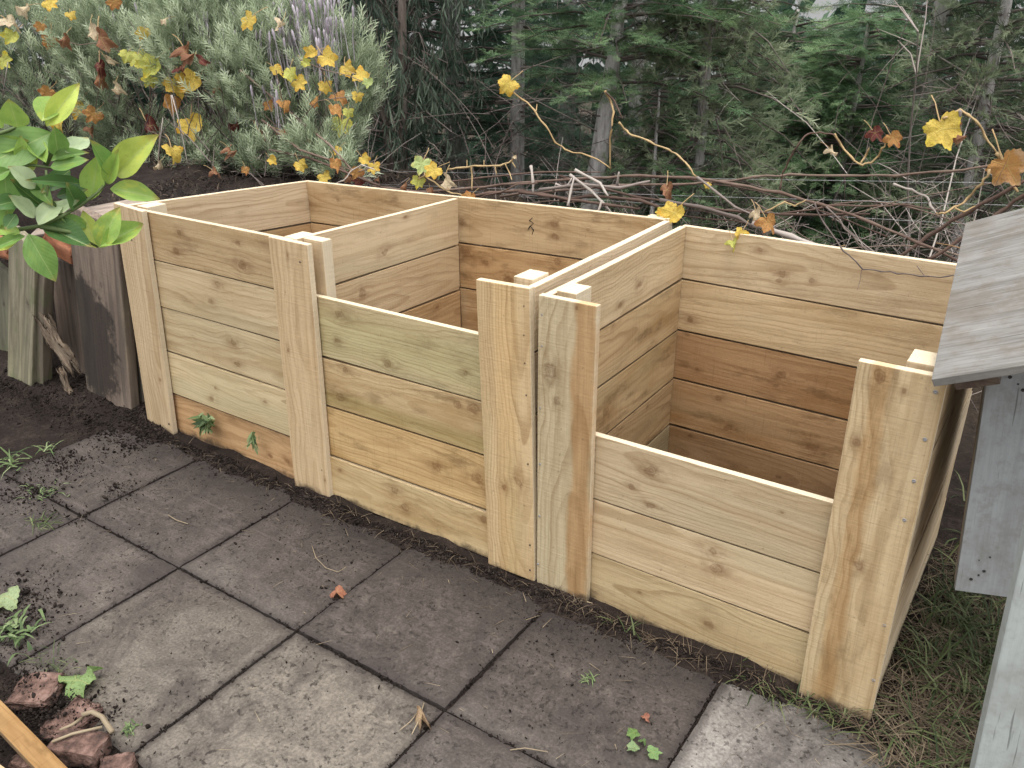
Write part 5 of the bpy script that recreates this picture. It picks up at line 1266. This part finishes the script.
at_tree('conifer at the far left behind the lavender bush', 60, 9.0, 1.5, 4.0, -.2, CONIFERD, spray=.3, wh=.2, per=5, rtr=.12, twigs=10)

at_tree('conifer just outside the right edge of the photo', 1180, 8.0, 1.4, 4.8, -.6, CONIFER, spray=.28, wh=.15, per=6, rtr=.08, twigs=20)
at_tree('second conifer outside the right edge of the photo', 1420, 8.5, 1.5, 4.6, -.6, CONIFERD, spray=.3, wh=.17, per=6, rtr=.08, twigs=20)
# eucalypt with drooping leaves
def eucalypt(label, px, D):
    x, y = xyD(px, D); z = float(height(x, y)) - .05
    root = thing('eucalypt', label, 'tree', (x, y, z), 'trees beyond the fence')
    mb = MB(); tr = []
    for dx, lean in ((0.05, .05), (-.25, -.1)):
        pts = [Vector((x + dx * .3, y, z)), Vector((x + dx + lean * .3, y + .05, z + 1.6)), Vector((x + dx + lean, y, z + 3.2)), Vector((x + dx + lean * 2, y - .1, z + 5.4))]
        tr.append(pts); mb.tube(pts, [.034, .032, .03, .02], 9)
    mb.build('trunk', EUCTRUNK, root)
    lv = np.array([(0, -.02, 0), (0, .02, 0), (.35, .055, .01), (.35, -.055, .01), (.7, .04, -.01), (.7, -.04, -.01), (1, .006, -.04), (1, -.006, -.04)]); lf = np.array([(0, 1, 2, 3), (3, 2, 4, 5), (5, 4, 6, 7)])
    P, X, S, vr = [], [], [], []; bm_ = MB()
    for i in range(300):
        t = rnd.choice(tr); f = rnd.uniform(.10, .85); k = min(2, int(f * 3)); o = t[k].lerp(t[k + 1], f * 3 - k)
        az = rnd.uniform(0, 6.28); L = rnd.uniform(.15, .72); e = o + Vector((math.cos(az) * L, math.sin(az) * L, rnd.uniform(-.1, .4)))
        mid = (o + e) / 2 + Vector((0, 0, .1)); bm_.tube([o, mid, e], [.009, .006, .003], 4, rnd.uniform(.2, .6), cap=False)
        hue = rnd.gauss(.42, .15)
        for h in range(3):
            tw = e + rv(.12); tail = tw + Vector((rnd.uniform(-.12, .12), rnd.uniform(-.12, .12), -rnd.uniform(.2, .5))); bm_.tube([e, tw, tail], [.003, .002, .001], 3, .3, cap=False)
            for q in range(20):
                P.append(tw.lerp(tail, rnd.random())[:]); X.append((rnd.gauss(0, .33), rnd.gauss(0, .33), -1)); S.append(rnd.uniform(.06, .115)); vr.append(min(1, max(0, rnd.gauss(hue, .16))))
    P, X = np.array(P), np.array(X)
    V, Fq, vv = scatter(lv, lf, P, X, nr.normal(size=P.shape), np.array(S), np.array(vr))
    np_mesh('crown', V, Fq, vv, EUC, root); bm_.build('branches', TWIG, root)
eucalypt('eucalypt with reddish grey stems and drooping blue green leaves, just right of the lavender', 392, 6.8)

# far wood as one mass, open to the sky only in a few places
n = 44000
ax_ = nr.uniform(-500, 2300, n); D = nr.uniform(12.5, 19.0, n)
dirs = np.array([ray(a, 6)[:] for a in np.linspace(-500, 2300, 600)]); ii = ((ax_ + 500) / 2800 * 599).astype(int)
dd = dirs[ii][:, :2]; dd /= np.linalg.norm(dd, axis=1, keepdims=True)
Xp = CAM.x + dd[:, 0] * D; Yp = CAM.y + dd[:, 1] * D
topz = 4.5 + 1.2 * np.sin(ax_ * .021) + .5 * np.sin(ax_ * .067)
low = np.clip(1 - np.abs(ax_ - 800) / 200, 0, 1) > 0
topz = np.where((ax_ > 690) & (ax_ < 905), 1.58 + .16 * np.sin(ax_ * .09) + .12 * np.sin(ax_ * .31), topz)
gz = height(Xp, Yp)
Zp = gz + (topz - gz) * nr.random(n) ** .8
tvq = np.array([(0, -.2, 0), (.45, -.34, .06), (1, 0, -.05), (.5, .3, .05)]); tfq = np.array([(0, 1, 2, 3)])
P = np.stack([Xp, Yp, Zp], 1)
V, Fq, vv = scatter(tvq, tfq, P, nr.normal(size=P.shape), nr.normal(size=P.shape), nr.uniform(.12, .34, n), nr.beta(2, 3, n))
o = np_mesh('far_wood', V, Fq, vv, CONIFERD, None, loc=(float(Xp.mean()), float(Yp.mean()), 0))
tag(o, 'dark mass of far trees closing the view beyond the conifers', 'wood', kind='stuff')

# bare grey shrub with arching twigs at the right
def bare(label, px, D, H, n, spread, tone):
    x, y = xyD(px, D); z = float(height(x, y)); mb = MB()
    for i in range(n):
        p = Vector((x + rnd.uniform(-.12, .12), y + rnd.uniform(-.12, .12), z)); az = rnd.uniform(0, 6.28); d = Vector((math.cos(az) * spread, math.sin(az) * spread, 1)).normalized(); L = H * rnd.uniform(.5, 1.2); pts = [p]
        for k in range(6): d = (d + rv(.13) + Vector((math.cos(az), math.sin(az), -.6)) * .05 * k).normalized(); pts.append(pts[-1] + d * L / 6)
        r = rnd.uniform(.005, .011); tn = min(1, max(0, rnd.gauss(tone, .15))); mb.tube(pts, [r * (1 - .13 * k) for k in range(7)], 4, tn, cap=False)
        for k in range(6):
            e = pts[rnd.randint(2, 6)]; dd = (d * .4 + rv(1)).normalized(); l = L * rnd.uniform(.08, .28); mb.tube([e, e + dd * l * .5 + rv(.02), e + dd * l + Vector((0, 0, -l * .2))], [r * .45, r * .35, r * .15], 3, tn, cap=False)
    o = mb.build('bare_shrub', TWIG, None, loc=(x, y, z)); tag(o, label, 'dead shrub', 'bare grey shrubs beyond the fence')
bare('bare grey shrub with arching twigs in front of the olive trees at the right', 985, 5.6, 2.3, 13, .5, .55)
bare('bare shrub with pale long twigs in front of the wispy olive shrub tree', 700, 5.8, 2.0, 5, .6, .6)
bare('thin dead shrub left of the leaning trunk, in deep shade', 470, 6.5, 1.2, 6, .9, .3)
bare('thin bare shrub just right of the leaning trunk', 640, 5.8, 1.4, 4, .8, .5)

# ------------------------------------------------------------------ small loose things on the slabs and weeds
def flat_leaf(name, label, cat, px, py, size, col, rim, curl, z=.012, group=None, lemon=False):
    c = onz(px, py, z); s = size * (c - CAM).length / F
    o = bpy.data.objects.new(name, (LM[1] if lemon else VM[curl])); put(o)
    a = rnd.uniform(0, 6.28)
    o.matrix_basis = basis(Vector((math.cos(a), math.sin(a), .05)), Vector((rnd.uniform(-.3, .3), rnd.uniform(-.3, .3), 1)), c, s)
    o['tint'] = list(col); o['rim'] = list(rim); o['seed'] = [rnd.uniform(-9, 9) for _ in range(3)]; o['yellow'] = 0.3
    tag(o, label, cat, group); return o
flat_leaf('fallen_leaf', 'small salmon red dead leaf lying on the slab joint below the middle bay', 'leaf', 337, 592, 17, (0.40, 0.17, 0.10), (0.32, .14, .08), 3)
flat_leaf('fallen_leaf', 'curled tan dead leaf at the corner of the slabs near the bottom centre', 'leaf', 421, 718, 24, (0.40, 0.28, 0.17), (0.28, .18, .1), 5)
flat_leaf('fallen_leaf', 'reddish scrap of leaf beside the green clippings', 'leaf', 645, 717, 10, (0.36, 0.15, 0.10), (0.28, .12, .08), 3)
GC = 'green clippings on the slab in front of the right box'
flat_leaf('leaf_clipping', 'upper left green clipping of the four on the dark slab', 'leaf', 634, 733, 13, (.16, .27, .08), (.2, .3, .1), 1, group=GC)
flat_leaf('leaf_clipping', 'pale green clipping lying lower left of the four', 'leaf', 634, 748, 13, (.25, .36, .17), (.3, .4, .2), 1, group=GC)
flat_leaf('leaf_clipping', 'roundest clipping at the lower right of the four', 'leaf', 653, 753, 14, (.2, .33, .12), (.25, .38, .16), 0, group=GC)
flat_leaf('leaf_clipping', 'small dark clipping between the other three', 'leaf', 643, 741, 8, (.12, .2, .07), (.15, .25, .1), 3, group=GC)
flat_leaf('fallen_leaf', 'large pale green leaf drooping over the slab edge above the bricks', 'leaf', 76, 680, 36, (.24, .34, .13), (.13, .26, .05), 3, z=.03)
flat_leaf('fallen_leaf', 'pale green leaf tip at the left edge above the pile of clods', 'leaf', 4, 596, 30, (.34, .42, .22), (.3, .38, .15), 3, z=.03)
def stalk(name, label, pts, r, mat, tone, z=.006, cat='stalk'):
    mb = MB(); mb.tube([onz(a, b, z + .003 * math.sin(i * 2.1)) for i, (a, b) in enumerate(pts)], r, 5, tone)
    o = mb.build(name, mat, None, loc=onz(*pts[0], z)); tag(o, label, cat)
stalk('straw', 'yellow straw lying in the soil at the foot of the narrow gap boards', [(570, 599), (588, 602), (602, 607), (614, 613)], .0022, STRAW, 1.0, .012)
stalk('twig', 'thin pale curved twig on the slab above the red leaf', [(312, 546), (316, 558), (326, 568), (338, 572), (346, 567)], .0014, STRAW, .8)
stalk('straw', 'long pale straw on the dark slab below the narrow gap', [(510, 750), (525, 748), (548, 752)], .0016, STRAW, .8)
stalk('straw', 'short straw beside the curled tan leaf', [(412, 734), (418, 722), (424, 703)], .0018, STRAW, .9)
stalk('straw', 'second short straw beside the curled tan leaf, lying flatter', [(400, 730), (410, 722), (418, 712)], .0016, STRAW, .8)
stalk('twig', 'thin tan stem on the slab in front of the left bay', [(168, 515), (176, 520), (188, 524)], .002, STRAW, .7)
stalk('dry_strip', 'curled tan strip of dry leaf arching over the red brick end', [(82, 715), (92, 712), (102, 717), (112, 732)], .007, STRAW, .8, .06, 'leaf strip')
stalk('dry_strip', 'straight pale strip of dry leaf along the top of the red brick end', [(52, 742), (72, 734), (102, 727)], .004, STRAW, .95, .055, 'leaf strip')
stalk('dry_strip', 'shorter pale strip behind the straight one on the bricks', [(60, 730), (72, 725), (82, 718)], .004, STRAW, .9, .05, 'leaf strip')
# weeds
def weed(label, px, py, n, L, z=.0, spread=.03, mat=WEED, wd=.009, name='weed', lean=(.4, 1.35)):
    c = onz(px, py, z); root = None
    P = np.column_stack([nr.normal(c.x, spread, n), nr.normal(c.y, spread * .7, n), np.full(n, c.z)])
    o = blades(name, P, nr.uniform(.5, 1.1, n) * L, np.full(n, wd) * nr.uniform(.6, 1.2, n), nr.uniform(*lean, n), mat, np.clip(nr.normal(.6, .18, n), 0, 1), label, 'weed', .8, kind=None)
    del_ = o.get('kind')
    return o
weed('leafy green weed at the left edge in front of the stakes', 12, 462, 22, .10, .03, .035)
weed('small two leaved green weed on the bare soil right of the edge weed', 44, 450, 12, .07, .03, .02)
weed('tuft of yellowish grass lying on the slab at the left', 42, 523, 46, .09, .004, .03, GRASS, .004, 'grass_tuft', (.9, 1.5))
weed('dark green weed among clods above the yellowish tuft', 40, 492, 40, .05, .004, .05, WEED, .005)
weed('pale green weed on the pile of clods at the left edge', 18, 632, 40, .06, .02, .045, WEED, .012)
weed('wispy green grass on the slab edge left of the pale leaf', 55, 668, 40, .07, .01, .05, GRASS, .003, 'grass_tuft', (.5, 1.4))
weed('little green moss weed in the slab joint by the red brick end', 130, 728, 26, .022, .002, .012, WEED, .006)
weed('single green sprig lying on the dark slab before the right box', 590, 678, 12, .045, .004, .008, WEED, .004, 'weed', (.9, 1.45))
weed('tiny sprout standing at the foot of the right box front', 737, 668, 8, .06, .004, .006, GRASS, .004, 'weed', (.2, 1.1))
# lavender-like weeds squeezed out under the fourth front board of the left bay
def sprig(label, px, py, n, L, w_):
    c = ony(px, py, .016); P, X, S, vr = [], [], [], []
    for i in range(n):
        P.append((c.x + rnd.gauss(0, w_), c.y - rnd.uniform(0, .03), c.z + rnd.gauss(0, .012))); X.append((rnd.gauss(0, .55), rnd.uniform(-.6, 0), rnd.uniform(-1.3, .1))); S.append(L * rnd.uniform(.5, 1.1)); vr.append(min(1, max(0, rnd.gauss(.66, .28))))
    lv = np.array([(0, -.03, 0), (0, .03, 0), (.35, .13, .02), (.35, -.13, .02), (.7, .09, -.03), (.7, -.09, -.03), (1, .01, -.12), (1, -.01, -.12)]); lf = np.array([(0, 1, 2, 3), (3, 2, 4, 5), (5, 4, 6, 7)])
    P, X = np.array(P), np.array(X)
    V, Fq, vv = scatter(lv, lf, P, X, nr.normal(size=P.shape) + np.array([0, -1.2, .6]), np.array(S), np.array(vr))
    o = np_mesh('weed', V, Fq, vv, WEED, None, loc=c); tag(o, label, 'weed')
sprig('bushy green weed squeezed out under the pale fourth board of the left bay', 209, 418, 46, .075, .020)
sprig('small green weed squeezed out further right under the fourth board of the left bay', 258, 434, 14, .06, .008)
